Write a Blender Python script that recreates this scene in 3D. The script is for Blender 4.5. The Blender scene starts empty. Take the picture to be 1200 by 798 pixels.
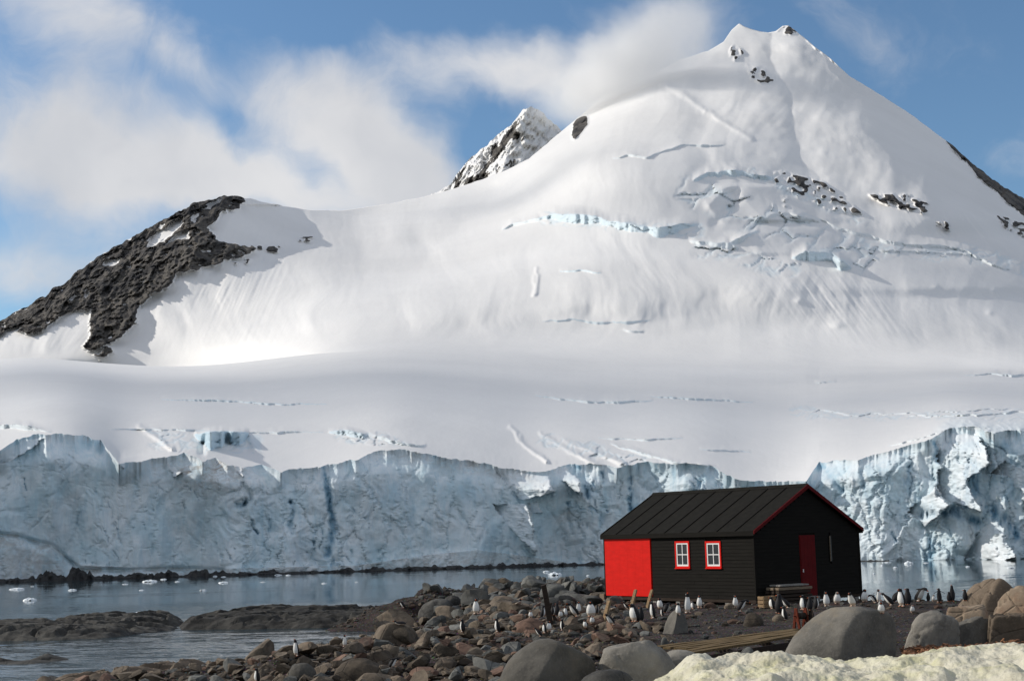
import bpy, bmesh, math, random
import numpy as np
from mathutils import Vector, Matrix
random.seed(7)
rng = np.random.default_rng(11)
sc = bpy.context.scene
col = sc.collection

# ------------------------------------------------------------------ camera
PITCH, ROLL, FPX, CX, CY = 0.139, math.radians(-1.433), 1667.0, 600.0, 399.0
CAM = np.array([0.0, 0.0, 4.3])
_f = np.array([0, math.cos(PITCH), math.sin(PITCH)])
_u = np.array([0, -math.sin(PITCH), math.cos(PITCH)])
_r = np.array([1.0, 0, 0])
RR = math.cos(ROLL) * _r + math.sin(ROLL) * _u
UU = -math.sin(ROLL) * _r + math.cos(ROLL) * _u
cam_d = bpy.data.cameras.new('camera')
cam_d.sensor_width = 36.0
cam_d.lens = FPX / 1200 * 36
cam_d.clip_start = 0.5
cam_d.clip_end = 30000
cam = bpy.data.objects.new('camera', cam_d)
col.objects.link(cam)
cam.matrix_world = Matrix(((RR[0], UU[0], -_f[0], CAM[0]), (RR[1], UU[1], -_f[1], CAM[1]),
                           (RR[2], UU[2], -_f[2], CAM[2]), (0, 0, 0, 1)))
sc.camera = cam

# ------------------------------------------------------------------ world and sun
SUN_EL = math.radians(30)
SUN_AZ = math.radians(-77)          # measured from +Y towards +X: the sun stands to the left, a little ahead
sun_dir = Vector((math.sin(SUN_AZ) * math.cos(SUN_EL), math.cos(SUN_AZ) * math.cos(SUN_EL), math.sin(SUN_EL)))
sun_d = bpy.data.lights.new('sun', 'SUN')
sun_d.energy = 3.6
sun_d.angle = math.radians(0.5)
sun_d.color = (1.0, 0.93, 0.835)
sun = bpy.data.objects.new('sun', sun_d)
col.objects.link(sun)
sun.rotation_euler = sun_dir.to_track_quat('Z', 'Y').to_euler()
sc.view_settings.view_transform = 'Standard'
sc.view_settings.look = 'None'
sc.view_settings.gamma = 1
sc.view_settings.exposure = 0.0
sc.view_settings.use_curve_mapping = False


def ray(px, py):
    px, py = np.asarray(px, float), np.asarray(py, float)
    a, b = (px - CX) / FPX, (CY - py) / FPX
    d = _f + a[..., None] * RR + b[..., None] * UU
    return d


def at_y(px, py, Y):
    d = ray(px, py)
    Y = np.asarray(Y, float)
    return CAM + d * (Y / d[..., 1])[..., None]


def at_z(px, py, z):
    d = ray(px, py)
    return CAM + d * ((z - CAM[2]) / d[..., 2])[..., None]


# ---- node helpers
class NT:
    def __init__(s, tree):
        s.t = tree
        s.n = tree.nodes
        s.n.clear()

    def new(s, typ, props=None, **ins):
        n = s.n.new(typ)
        for k, v in (props or {}).items():
            setattr(n, k, v)
        for k, v in ins.items():
            k = k.replace('_', ' ') if k.replace('_', ' ') in n.inputs else k
            key = int(k[1:]) if k[0] == 'i' and k[1:].isdigit() else k
            s.set(n.inputs[key], v)
        return n

    def set(s, inp, v):
        if isinstance(v, bpy.types.NodeSocket):
            s.t.links.new(v, inp)
        elif isinstance(v, (tuple, list)) and len(v) == 3 and inp.type == 'RGBA':
            inp.default_value = (*v, 1)
        else:
            inp.default_value = v

    def math(s, op, a, b=0.0, clamp=False):
        n = s.new('ShaderNodeMath', dict(operation=op, use_clamp=clamp), i0=a, i1=b)
        return n.outputs[0]

    def mix(s, f, a, b, mode='MIX'):
        n = s.n.new('ShaderNodeMix')
        n.data_type = 'RGBA'
        n.blend_type = mode
        s.set(n.inputs[0], f)
        s.set(n.inputs[6], a)
        s.set(n.inputs[7], b)
        return n.outputs[2]

    def ramp(s, v, lo, hi, a=0.0, b=1.0):
        n = s.n.new('ShaderNodeMapRange')
        n.interpolation_type = 'SMOOTHSTEP'
        s.set(n.inputs[0], v)
        for i, q in enumerate((lo, hi, a, b)):
            s.set(n.inputs[i + 1], q)
        return n.outputs[0]

    def coord(s, kind='Object', scale=(1, 1, 1), rot=(0, 0, 0)):
        if kind == 'World':
            o = s.n.new('ShaderNodeNewGeometry').outputs['Position']
        else:
            o = s.n.new('ShaderNodeTexCoord').outputs[kind]
        m = s.n.new('ShaderNodeMapping')
        m.inputs['Scale'].default_value = scale
        m.inputs['Rotation'].default_value = rot
        s.t.links.new(o, m.inputs[0])
        return m.outputs[0]

    def noise(s, vec, scale, detail=4, rough=0.55, dist=0.0):
        n = s.new('ShaderNodeTexNoise', Vector=vec, Scale=scale, Detail=detail, Roughness=rough, Distortion=dist)
        return n.outputs['Fac']

    def voro(s, vec, scale, feature='F1', out='Distance'):
        n = s.new('ShaderNodeTexVoronoi', dict(feature=feature), Vector=vec, Scale=scale)
        return n.outputs[out]

    def bump(s, h, strength, dist, normal=None):
        n = s.new('ShaderNodeBump', Height=h, Strength=strength, Distance=dist)
        if normal is not None:
            s.set(n.inputs['Normal'], normal)
        return n.outputs[0]

    def attr(s, name, out='Fac'):
        return s.new('ShaderNodeAttribute', dict(attribute_name=name)).outputs[out]


def material(name):
    m = bpy.data.materials.new(name)
    m.use_nodes = True
    return m, NT(m.node_tree)


def finish(nt, spec=0.5, **ins):
    p = nt.new('ShaderNodeBsdfPrincipled', **ins)
    p.inputs['Specular IOR Level'].default_value = spec
    o = nt.new('ShaderNodeOutputMaterial')
    nt.t.links.new(p.outputs[0], o.inputs[0])
    return p


# ---- the sky: Nishita with drifting cloud, laid out by direction
world = bpy.data.worlds.new('World')
sc.world = world
world.use_nodes = True
w = NT(world.node_tree)
sky = w.new('ShaderNodeTexSky', dict(sky_type='NISHITA', sun_disc=False, sun_elevation=SUN_EL,
                                     sun_rotation=SUN_AZ, altitude=0.0, air_density=1.0,
                                     dust_density=0.3, ozone_density=1.6))
dirv = w.n.new('ShaderNodeTexCoord').outputs['Generated']
warpn = w.new('ShaderNodeTexNoise', Vector=dirv, Scale=5.0, Detail=5.0, Roughness=0.55)
wv = w.new('ShaderNodeVectorMath', dict(operation='SUBTRACT'), i0=warpn.outputs['Color'], i1=(0.5, 0.5, 0.5))
wv = w.new('ShaderNodeVectorMath', dict(operation='SCALE'), i0=wv.outputs[0], Scale=0.13)
wdir = w.new('ShaderNodeVectorMath', dict(operation='ADD'), i0=dirv, i1=wv.outputs[0]).outputs[0]


def dirpx(px, py):
    d = ray(px, py)
    return d / np.linalg.norm(d)


def puff(px, py, rx, ry, ang=0.0, amp=1.0):
    """a soft cloud bank round a direction in the sky"""
    d = dirpx(px, py)
    c = Vector(d)
    e = Vector((0, 0, 1)).cross(c).normalized() * -1      # towards the right
    up = c.cross(e) * -1
    ca, sa = math.cos(ang), math.sin(ang)
    rx, ry = rx * 0.85, ry * 0.85
    a1 = (e * ca + up * sa) / (rx / FPX)
    a2 = (up * ca - e * sa) / (ry / FPX)
    sub = w.new('ShaderNodeVectorMath', dict(operation='SUBTRACT'), i0=wdir, i1=tuple(d)).outputs[0]
    q = []
    for a in (a1, a2):
        dd = w.new('ShaderNodeVectorMath', dict(operation='DOT_PRODUCT'), i0=sub, i1=tuple(a)).outputs['Value']
        q.append(w.math('MULTIPLY', dd, dd))
    r2 = w.math('ADD', q[0], q[1])
    g = w.math('EXPONENT', w.math('MULTIPLY', r2, -1.0))
    return w.math('MULTIPLY', g, amp)


# big cumulus banks seen over the ridge, wisps, and clear gaps
PUFFS = [(60, 190, 210, 75, -0.1, 1.25), (120, 40, 170, 60, -0.35, 0.95), (250, 175, 230, 70, -0.25, 0.9),
         (390, 110, 120, 85, -0.5, 1.1), (460, 190, 90, 70, -0.6, 1.05), (300, 215, 240, 40, -0.03, 0.75),
         (60, 315, 170, 42, 0.0, 0.8), (20, 350, 90, 40, 0, 0.5), (640, 75, 160, 48, -0.12, 1.0), (760, 40, 110, 45, 0.3, 0.95),
         (790, 95, 90, 40, 0.4, 0.8), (470, 30, 60, 30, -0.3, 0.35), (560, 95, 70, 40, 0, 0.5),
         (1015, 90, 50, 70, 0.5, 0.45), (960, 10, 50, 60, 1.2, 0.4), (1190, 225, 60, 30, 0, 0.45), (1090, 60, 140, 60, 0.2, 0.12),
         (200, 105, 90, 28, -0.5, -0.5), (285, 140, 50, 28, -0.9, -0.55), (385, 195, 40, 22, -0.5, -0.65), (400, 15, 110, 26, 0, -0.5), (540, 150, 50, 60, 0.4, -0.55)]
acc = None
for p in PUFFS:
    g = puff(*p)
    acc = g if acc is None else w.math('ADD', acc, g)
# outside the picture the same kind of broken cloud goes on
gn = w.noise(w.coord('Generated', (1, 1, 2.2)), 2.6, 6, 0.55, 0.3)
far_l = w.new('ShaderNodeVectorMath', dict(operation='DOT_PRODUCT'), i0=dirv, i1=tuple(dirpx(600, 200))).outputs['Value']
outside = w.math('SUBTRACT', 1.0, w.ramp(far_l, 0.84, 0.93))
acc = w.math('ADD', acc, w.math('MULTIPLY', outside, w.ramp(gn, 0.36, 0.58, 0, 1.5)))
fine = w.noise(wdir, 13.0, 9, 0.62, 0.5)
acc = w.math('ADD', acc, w.math('MULTIPLY', w.math('SUBTRACT', fine, 0.5), 1.5))
mask = w.ramp(acc, 0.12, 1.45, 0.0, 0.93)
tone = w.noise(wdir, 4.2, 5, 0.55, 0.1)
cloudc = w.mix(w.ramp(tone, 0.35, 0.68), (6.6, 6.7, 7.0), (8.7, 8.6, 8.6))
skyc = w.mix(1.0, sky.outputs[0], (0.92, 1.12, 1.25), 'MULTIPLY')
final = w.mix(mask, skyc, cloudc)
bg = w.new('ShaderNodeBackground', Color=final, Strength=0.092)
wo = w.new('ShaderNodeOutputWorld')
w.t.links.new(bg.outputs[0], wo.inputs[0])


# ------------------------------------------------------------------ numpy noise
def _hash(ix, iy, iz, seed):
    h = (ix.astype(np.int64) * 374761393 + iy.astype(np.int64) * 668265263 + iz.astype(np.int64) * 2147483647 + seed * 974634777) & 0xFFFFFFFF
    h = ((h ^ (h >> 13)) * 1274126177) & 0xFFFFFFFF
    h = ((h ^ (h >> 16)) * 2246822519) & 0xFFFFFFFF
    return ((h ^ (h >> 15)) & 0xFFFFFF) / float(0xFFFFFF)


def vnoise(x, y, z=None, seed=0):
    x, y = np.asarray(x, float), np.asarray(y, float)
    z = np.zeros_like(x) if z is None else np.asarray(z, float)
    ix, iy, iz = np.floor(x), np.floor(y), np.floor(z)
    fx, fy, fz = x - ix, y - iy, z - iz
    fx, fy, fz = (q * q * q * (q * (q * 6 - 15) + 10) for q in (fx, fy, fz))
    out = 0
    for dz in ((0, 1) if np.any(fz) else (0,)):
        wz = fz if dz else 1 - fz
        for dy in (0, 1):
            wy = fy if dy else 1 - fy
            for dx in (0, 1):
                wx = fx if dx else 1 - fx
                out = out + _hash(ix + dx, iy + dy, iz + dz, seed) * wx * wy * wz
    return out * 2 - 1


def fbm(x, y, z=None, o=5, seed=0, gain=0.5, ridged=False):
    a, s, t = 1.0, 0.0, 0.0
    c, sn = 0.8, 0.6
    for k in range(o):
        n = vnoise(x, y, z, seed + k * 17)
        if ridged:
            n = 1 - 2 * np.abs(n)
        s = s + a * n
        t += a
        a *= gain
        x, y = (x * c - y * sn) * 2.03 + 11.3, (x * sn + y * c) * 2.03 + 5.7
        if z is not None:
            z = z * 2.03 + 3.1
    return s / t * (1.5 if not ridged else 1)


def cells(x, y, z, seed=0):
    """distance to nearest and second feature point and the nearest cell's random value"""
    ix, iy, iz = np.floor(x), np.floor(y), np.floor(z)
    f1 = np.full(x.shape, 9.0)
    f2 = np.full(x.shape, 9.0)
    cid = np.zeros(x.shape)
    for dx in (-1, 0, 1):
        for dy in (-1, 0, 1):
            for dz in (-1, 0, 1):
                jx, jy, jz = ix + dx, iy + dy, iz + dz
                d = np.sqrt((jx + _hash(jx, jy, jz, seed) - x) ** 2 + (jy + _hash(jx, jy, jz, seed + 1) - y) ** 2
                            + (jz + _hash(jx, jy, jz, seed + 2) - z) ** 2)
                nr = d < f1
                f2 = np.where(nr, f1, np.minimum(f2, d))
                cid = np.where(nr, _hash(jx, jy, jz, seed + 3), cid)
                f1 = np.where(nr, d, f1)
    return f1, f2, cid


def sstep(a, b, x):
    t = np.clip((x - a) / (b - a), 0, 1)
    return t * t * (3 - 2 * t)


def curve(pts):
    p = np.array(pts, float)
    return lambda x: np.interp(x, p[:, 0], p[:, 1])


def in_poly(px, py, poly):
    inside = np.zeros(np.shape(px), bool)
    n = len(poly)
    for i in range(n):
        x1, y1 = poly[i]
        x2, y2 = poly[(i + 1) % n]
        c = ((y1 > py) != (y2 > py))
        xi = (x2 - x1) * (py - y1) / ((y2 - y1) if y2 != y1 else 1e-9) + x1
        inside ^= c & (px < xi)
    return inside


def dist_line(px, py, pts):
    """distance to a polyline and position along it (0..1)"""
    best = np.full(np.shape(px), 1e9)
    side = np.zeros(np.shape(px))
    tt = np.zeros(np.shape(px))
    n = len(pts) - 1
    for i in range(n):
        ax, ay = pts[i]
        bx, by = pts[i + 1]
        dx, dy = bx - ax, by - ay
        t = np.clip(((px - ax) * dx + (py - ay) * dy) / (dx * dx + dy * dy + 1e-9), 0, 1)
        d = np.hypot(px - ax - t * dx, py - ay - t * dy)
        m = d < best
        best = np.where(m, d, best)
        side = np.where(m, np.sign((px - ax) * dy - (py - ay) * dx), side)
        tt = np.where(m, (i + t) / n, tt)
    return best, side, tt


# ------------------------------------------------------------------ object helpers
def tag(o, label=None, cat=None, group=None, kind=None):
    if label:
        o['label'] = label
    if cat:
        o['category'] = cat
    if group:
        o['group'] = group
    if kind:
        o['kind'] = kind
    return o


def link(o, parent=None):
    col.objects.link(o)
    if parent is not None:
        o.parent = parent
    return o


def grid_mesh(name, P, mat, attrs=None, smooth=True):
    """P: rows x cols x 3"""
    r, c = P.shape[:2]
    me = bpy.data.meshes.new(name)
    me.vertices.add(r * c)
    me.vertices.foreach_set('co', P.reshape(-1).astype(np.float32))
    i = np.arange(r * c).reshape(r, c)
    q = np.stack([i[:-1, :-1], i[:-1, 1:], i[1:, 1:], i[1:, :-1]], -1).reshape(-1, 4)
    nf = len(q)
    me.loops.add(nf * 4)
    me.polygons.add(nf)
    me.loops.foreach_set('vertex_index', q.reshape(-1).astype(np.int32))
    me.polygons.foreach_set('loop_start', np.arange(0, nf * 4, 4, dtype=np.int32))
    me.polygons.foreach_set('loop_total', np.full(nf, 4, dtype=np.int32))
    me.polygons.foreach_set('use_smooth', np.full(nf, smooth))
    me.update(calc_edges=True)
    for k, v in (attrs or {}).items():
        a = me.attributes.new(k, 'FLOAT', 'POINT')
        a.data.foreach_set('value', v.reshape(-1).astype(np.float32))
    me.materials.append(mat)
    return bpy.data.objects.new(name, me)


def raw_mesh(name, verts, faces, mats, fmat=None, smooth=False):
    me = bpy.data.meshes.new(name)
    me.from_pydata([tuple(v) for v in verts], [], [tuple(f) for f in faces])
    for m in (mats if isinstance(mats, (list, tuple)) else [mats]):
        me.materials.append(m)
    if fmat is not None:
        me.polygons.foreach_set('material_index', np.array(fmat, dtype=np.int32))
    me.polygons.foreach_set('use_smooth', [smooth] * len(me.polygons))
    me.update()
    return me


def empty(name, loc, rotz=0.0):
    o = bpy.data.objects.new(name, None)
    o.empty_display_size = 0.2
    o.location = loc
    o.rotation_euler = (0, 0, rotz)
    col.objects.link(o)
    return o

# ================================================================== MATERIALS of the setting
def snow_mountain_material():
    m, n = material('mountain_snow_and_rock')
    pos = n.coord('World')
    rock, ice = n.attr('rock'), n.attr('ice')
    fine = n.noise(pos, 0.035, 7, 0.55)
    k = n.ramp(n.math('ADD', rock, n.math('MULTIPLY', n.math('SUBTRACT', fine, 0.5), 0.9)), 0.47, 0.56)
    rn = n.noise(n.coord('World', (1, 1, 0.45), (0, 0.7, 0)), 0.030, 9, 0.7)
    strat = n.noise(n.coord('World', (1, 1, 3), (0, 0.5, 0)), 0.03, 6, 0.65, 1.0)
    rc = n.mix(n.ramp(rn, 0.36, 0.62), (0.030, 0.030, 0.033), (0.13, 0.120, 0.108))
    rc = n.mix(n.ramp(strat, 0.55, 0.7, 0, 0.7), rc, (0.23, 0.205, 0.175))
    sn = n.noise(pos, 0.004, 6, 0.6)
    sc_ = n.mix(n.ramp(sn, 0.3, 0.7), (0.73, 0.725, 0.715), (0.80, 0.795, 0.785))
    c = n.mix(ice, sc_, (0.48, 0.66, 0.76))
    c = n.mix(k, c, rc)
    h1 = n.noise(n.coord('World', (1, 0.35, 0.35)), 0.03, 7, 0.6)
    b = n.bump(h1, 0.10, 8.0)
    b2 = n.bump(rn, n.math('MULTIPLY', k, 0.55), 22.0, b)
    finish(n, Base_Color=c, Roughness=n.ramp(k, 0, 1, 0.6, 0.9), Normal=b2, IOR=1.25)
    return m


def ice_material():
    m, n = material('glacier_ice')
    pos = n.coord('World')
    dirt, blue, snow = n.attr('dirt'), n.attr('blue'), n.attr('snow')
    a = n.noise(pos, 0.16, 9, 0.62, 0.4)
    st = n.noise(n.coord('World', (1, 1, 0.16), (0, 0.12, 0)), 0.9, 9, 0.68, 0.4)
    c = n.mix(n.ramp(a, 0.3, 0.66), (0.55, 0.70, 0.77), (0.78, 0.84, 0.87))
    c = n.mix(n.ramp(st, 0.48, 0.7, 0, 0.45), c, (0.40, 0.60, 0.70))
    c = n.mix(n.math('MULTIPLY', blue, n.ramp(st, 0.3, 0.5)), c, (0.16, 0.37, 0.52))
    dn = n.noise(n.coord('World', (1, 1, 1.8), (0.3, 0.2, 0)), 0.55, 9, 0.72, 0.8)
    c = n.mix(n.math('MULTIPLY', dirt, n.ramp(dn, 0.33, 0.62)), c, (0.31, 0.28, 0.245))
    c = n.mix(snow, c, (0.84, 0.85, 0.86))  # whitens real snow at the lip and paints sunlight onto the lit facets
    h = n.noise(pos, 0.6, 9, 0.6)
    cr = n.voro(n.coord('World', (1, 1, 0.6)), 0.8, 'DISTANCE_TO_EDGE')
    h = n.math('ADD', n.math('MULTIPLY', h, 0.35), n.math('MULTIPLY', st, 0.8))
    b = n.bump(h, 0.26, 0.5)
    b = n.bump(n.ramp(cr, 0.0, 0.09), 0.10, 0.2, b)
    finish(n, Base_Color=c, Roughness=0.5, Normal=b, IOR=1.31)
    return m


M_SNOWMT = snow_mountain_material()
M_ICE = ice_material()

# ================================================================== GLACIER, MOUNTAIN AND ICE CLIFF
NC = 1300
colx = np.linspace(-260, 1460, NC)
LIP = [(-260, 520), (-60, 522), (0, 527), (20, 514), (45, 508), (85, 508), (118, 516), (140, 543), (185, 538), (215, 530), (238, 540), (252, 536), (268, 545), (285, 548), (300, 544), (330, 552), (350, 548), (385, 545), (420, 538),
       (440, 528), (470, 527), (520, 535), (572, 544), (610, 552), (640, 552), (662, 545), (690, 543), (720, 548), (760, 541),
       (835, 547), (862, 562), (900, 564), (945, 563), (960, 541), (1000, 539), (1050, 526), (1092, 515), (1112, 502),
       (1140, 500), (1165, 508), (1200, 504), (1300, 512), (1460, 505)]
SHORE = [(-260, 688), (0, 682), (150, 677), (400, 669.5), (700, 661), (1010, 657), (1200, 655), (1460, 650)]
RIDGE = [(-260, 452), (-60, 415), (0, 378), (60, 341), (120, 299), (165, 271), (200, 252), (225, 239), (250, 231), (275, 228),
         (290, 231), (305, 236), (330, 241), (360, 246), (400, 247), (450, 240), (500, 230), (530, 222), (560, 212), (590, 201),
         (620, 186), (650, 161), (680, 136), (705, 114), (735, 103), (765, 88), (797, 70), (830, 60), (848, 49), (857, 36),
         (866, 28), (873, 32), (884, 35), (900, 39), (909, 37), (917, 31), (924, 30), (931, 35), (944, 46), (956, 56), (972, 68), (996, 90),
         (1020, 104), (1060, 129), (1110, 166), (1150, 199), (1200, 235), (1260, 290), (1350, 370), (1460, 440)]
DRIDGE = [(-260, 1000), (0, 1250), (150, 1400), (285, 1550), (400, 2000), (550, 2200), (700, 2350), (866, 2600), (925, 2650), (1100, 2300),
          (1200, 2100), (1350, 1700), (1460, 1500)]
FOOT = [(-260, 470), (0, 418), (60, 420), (120, 426), (200, 431), (230, 430), (280, 426), (330, 419), (400, 412), (520, 415), (700, 425), (1200, 432), (1460, 470)]
SKIP = [(-260, 1.35), (0, 1.32), (200, 1.30), (280, 1.2), (360, 1.06), (450, 1.0), (1460, 1.0)]    # hollow hidden behind the crest of the shelf

lip, shore, ridge = curve(LIP)(colx), curve(SHORE)(colx), curve(RIDGE)(colx)
lip = lip + 1.6 * fbm(colx / 11, colx * 0, o=4, seed=3) + 0.4 * fbm(colx / 3, colx * 0, o=2, seed=4)
rk = np.interp(colx, [0, 100, 290, 300, 1100, 1120, 1200], [1, 1, 1, 0, 0, 1, 1])
ridge = ridge + (0.5 + 2.2 * rk) * fbm(colx / 9, colx * 0, o=5, seed=9)
foot = curve(FOOT)(colx)
dr = curve(DRIDGE)(colx)


def smooth1(v, n):
    for _ in range(2):
        v = np.convolve(np.pad(v, n, 'edge'), np.ones(2 * n + 1) / (2 * n + 1), 'valid')
    return v


dr = smooth1(dr, 45)
foot = smooth1(foot, 25)
lip_s, ridge_s = smooth1(lip, 20), smooth1(curve(RIDGE)(colx), 35)
skip_s = smooth1(curve(SKIP)(colx), 25)

shore_base = at_z(colx, shore, 0.0)
Yshore = shore_base[:, 1]
Yshore = np.convolve(np.pad(Yshore, 30, 'edge'), np.ones(61) / 61, 'valid')



def shelf_f(ta):
    return 0.30 * ta + 0.70 * np.maximum(ta, 0) ** 2


L0 = np.log(Yshore * 1.012)
foot_ = np.minimum(foot, lip - 20)
D_lip = np.exp(L0 + (np.log(850.0) - L0) * shelf_f((lip_s - lip) / np.maximum(lip_s - foot, 12)))
# --- the ice cliff: from below the water to the lip, a real relief in depth
NS = 230
s = np.linspace(0, 1, NS)[:, None]
PX = np.broadcast_to(colx, (NS, NC)).copy()
base_py = shore + 4
PY = base_py + (lip - base_py) * s
hgt = (base_py - PY)                                   # pixels above the waterline
wx = (PX - 600) / FPX * 205
wz = hgt / FPX * 205
# big buttresses and bays in plan, leaning back a little
D = 206.0 * np.ones_like(PX)
plan = 3.4 * fbm(wx / 17, wz / 55, o=2, seed=21) + 2.0 * fbm(wx / 6.5, wz / 22, o=3, seed=22)
flut = fbm(wx / 3.2 + 0.6 * fbm(wx / 5, wz / 5, o=2, seed=40), wz / 9, o=5, seed=23, gain=0.6)
rough = fbm(wx / 1.6, wz / 1.5, o=5, seed=24, gain=0.62)
rid = fbm(wx / 4.5, wz / 10, o=5, seed=25, ridged=True, gain=0.55)
vx = wx + 0.8 * rough
f1, f2, cid = cells(vx / 3.0, wz / 8.0, np.zeros_like(wx), 5)
edge = np.clip((f2 - f1) / 0.12, 0, 1)
calm = 0.40 + 0.6 * sstep(240, 300, PX) - 0.45 * sstep(400, 470, PX) * (1 - sstep(650, 700, PX)) + 0.25 * sstep(1040, 1090, PX)
relief = plan + calm * (0.75 * flut + 0.20 * rough + 0.16 * rid + 0.5 * (cid - 0.5)) + 0.10 * fbm(wx / 0.35, wz / 2.2, o=4, seed=27) * 1.0
relief += 0.9 * wz / 19.0 * 1.4                        # leans back
relief += calm * 0.5 * (1 - edge)                      # open joints between blocks
# bulging skirt at the far left (old melt bulge)
bul = sstep(8, 0, np.abs(PX + 10) / 18) * 0


def facet(poly, slope, soft=6.0):
    """a piece of the face turned to the left by 'slope' (metres of depth per metre of width) inside poly"""
    global relief
    xs = [p[0] for p in poly]
    x0, x1 = min(xs), max(xs)
    ins = in_poly(PX + 4 * rough, PY + 4 * flut, poly)
    ramp_ = (PX - (x0 + x1) / 2) / FPX * 205
    relief = np.where(ins, relief * 0.6 + 0.55 * rough + 0.35 * flut - 1.35 * slope * ramp_ - 0.15 * slope * (x1 - x0) / FPX * 205, relief)
    return ins


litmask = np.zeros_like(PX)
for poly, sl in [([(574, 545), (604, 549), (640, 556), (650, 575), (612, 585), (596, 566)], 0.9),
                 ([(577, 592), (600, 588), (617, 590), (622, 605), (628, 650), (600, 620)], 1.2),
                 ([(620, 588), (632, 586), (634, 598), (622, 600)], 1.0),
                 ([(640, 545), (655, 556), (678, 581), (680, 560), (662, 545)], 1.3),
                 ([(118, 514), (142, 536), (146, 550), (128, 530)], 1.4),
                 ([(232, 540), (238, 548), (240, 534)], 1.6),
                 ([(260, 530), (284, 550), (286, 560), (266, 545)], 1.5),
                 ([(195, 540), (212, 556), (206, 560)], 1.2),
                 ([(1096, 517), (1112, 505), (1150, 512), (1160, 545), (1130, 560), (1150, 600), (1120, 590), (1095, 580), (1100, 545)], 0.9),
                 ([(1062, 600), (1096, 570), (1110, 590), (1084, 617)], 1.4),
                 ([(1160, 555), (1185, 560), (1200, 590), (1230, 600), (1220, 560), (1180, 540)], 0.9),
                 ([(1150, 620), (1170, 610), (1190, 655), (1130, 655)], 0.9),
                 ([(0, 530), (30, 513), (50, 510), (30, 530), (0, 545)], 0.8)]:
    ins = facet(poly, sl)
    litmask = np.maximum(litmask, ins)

# clefts of deep blue ice
blue = np.zeros_like(PX)
for pts, wd, dp in [([(341, 590), (342, 625)], 4, 1.6), ([(285, 568), (294, 585), (283, 593)], 5, 1.8),
                    ([(295, 610), (300, 625)], 2.5, 1.0), ([(315, 610), (316, 630)], 2.0, 1.0), ([(272, 510), (276, 520)], 3, 1),
                    ([(676, 545), (684, 560), (688, 580)], 6, 1.6), ([(706, 555), (708, 565)], 4, 1.2), ([(738, 560), (740, 600)], 4, 1.2),
                    ([(664, 590), (670, 625)], 3, 0.8), ([(960, 542), (975, 562), (985, 575)], 7, 1.4), ([(1066, 537), (1067, 547)], 3, 1.2),
                    ([(1094, 517), (1098, 540)], 4, 1.2), ([(1080, 603), (1120, 598), (1150, 615)], 8, 1.5), ([(1046, 625), (1050, 632)], 3, 1.2),
                    ([(380, 550), (392, 620), (384, 650)], 7, 1.0), ([(1165, 600), (1200, 640)], 12, 1.0), ([(1010, 550), (1012, 570)], 3, 1.0),
                    ([(30, 560), (32, 575)], 1, 0.3)]:
    d, _, _ = dist_line(PX + 3 * rough, PY + 3 * flut, pts)
    g = np.exp(-(d / (wd * 0.6)) ** 2) * (0.35 + 0.65 * sstep(-0.3, 0.5, fbm(wx / 0.8, wz / 2.5, o=3, seed=26)))
    relief += 1.5 * dp * g
    blue = np.maximum(blue, 0.8 * g)
zone = np.interp(PX, [-260, 60, 110, 270, 330, 420, 470, 660, 700, 900, 960, 1120, 1300], [.2, .2, .5, .6, 1, .8, .3, .3, 1, .8, 1, .9, .6])
fc = fbm((wx + 0.25 * wz) / 1.1 + 0.8 * fbm(wx / 3, wz / 3, o=2, seed=64), wz / 5.0, o=4, seed=65, ridged=True, gain=0.5)
fc = sstep(0.62, 0.80, fc) * zone * sstep(-0.2, 0.4, fbm(wx / 6, wz / 4, o=3, seed=66))
relief += 0.7 * fc
blue = np.maximum(blue, 0.6 * fc)
hc_ = fbm((wx) / 6.0, (wz + 0.15 * wx) / 0.9, o=4, seed=67, ridged=True, gain=0.5)
relief += 0.10 * sstep(0.66, 0.82, hc_) * sstep(0.0, 0.5, fbm(wx / 7, wz / 3, o=2, seed=68))
blue = np.maximum(blue, 0.45 * sstep(0.35, 0.9, fbm(wx / 3.0, wz / 6, o=4, seed=33)) * sstep(300, 420, PX) * calm)
# a pillow of old ice low on the left, with a crack above it
dpl, _, _ = dist_line(PX, PY, [(-60, 620), (20, 628), (62, 640), (95, 668), (150, 668), (200, 666), (262, 668)])
below = np.where(PY > np.interp(PX, [-260, 20, 62, 95, 150, 190, 262, 420, 500, 560, 640, 700], [615, 626, 640, 662, 664, 664, 666, 662, 650, 644, 655, 664]), 1, 0)
relief -= 1.0 * below * sstep(0, 14, dpl)
relief += 0.9 * np.exp(-(dpl / 2.5) ** 2)
dirt = 0.9 * np.exp(-((PX - 240) / 55) ** 2 - ((PY - 550) / 30) ** 2) + 0.55 * sstep(1.0, 0.0, (PY - lip) / 26) * sstep(420, 480, PX) * (1 - sstep(620, 680, PX))
dirt += 0.8 * np.exp(-((PX - 667) / 16) ** 2 - ((PY - 600) / 40) ** 2) * 0.6
dirt += 0.55 * below * (1 - sstep(700, 720, PX))
dirt += 0.35 * sstep(10, 0, PY - lip) * sstep(960, 980, PX)
dirt *= 0.8 + 0.5 * fbm(wx / 2, wz / 1.2, o=4, seed=60)
dirt = np.clip(dirt, 0, 1)
# rounded lip: the top metres bend back
topb = sstep(0.9, 1.0, s)
relief += 1.2 * topb ** 2
tb_ = sstep(0.80, 1.0, s)
D = (D * (Yshore / 206.0) + relief) * (1 - tb_) + D_lip * tb_ + 0.5 * relief * tb_ * (1 - s) / 0.2
D = np.maximum(D, Yshore - 14)
P = at_y(PX, PY, D)
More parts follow.
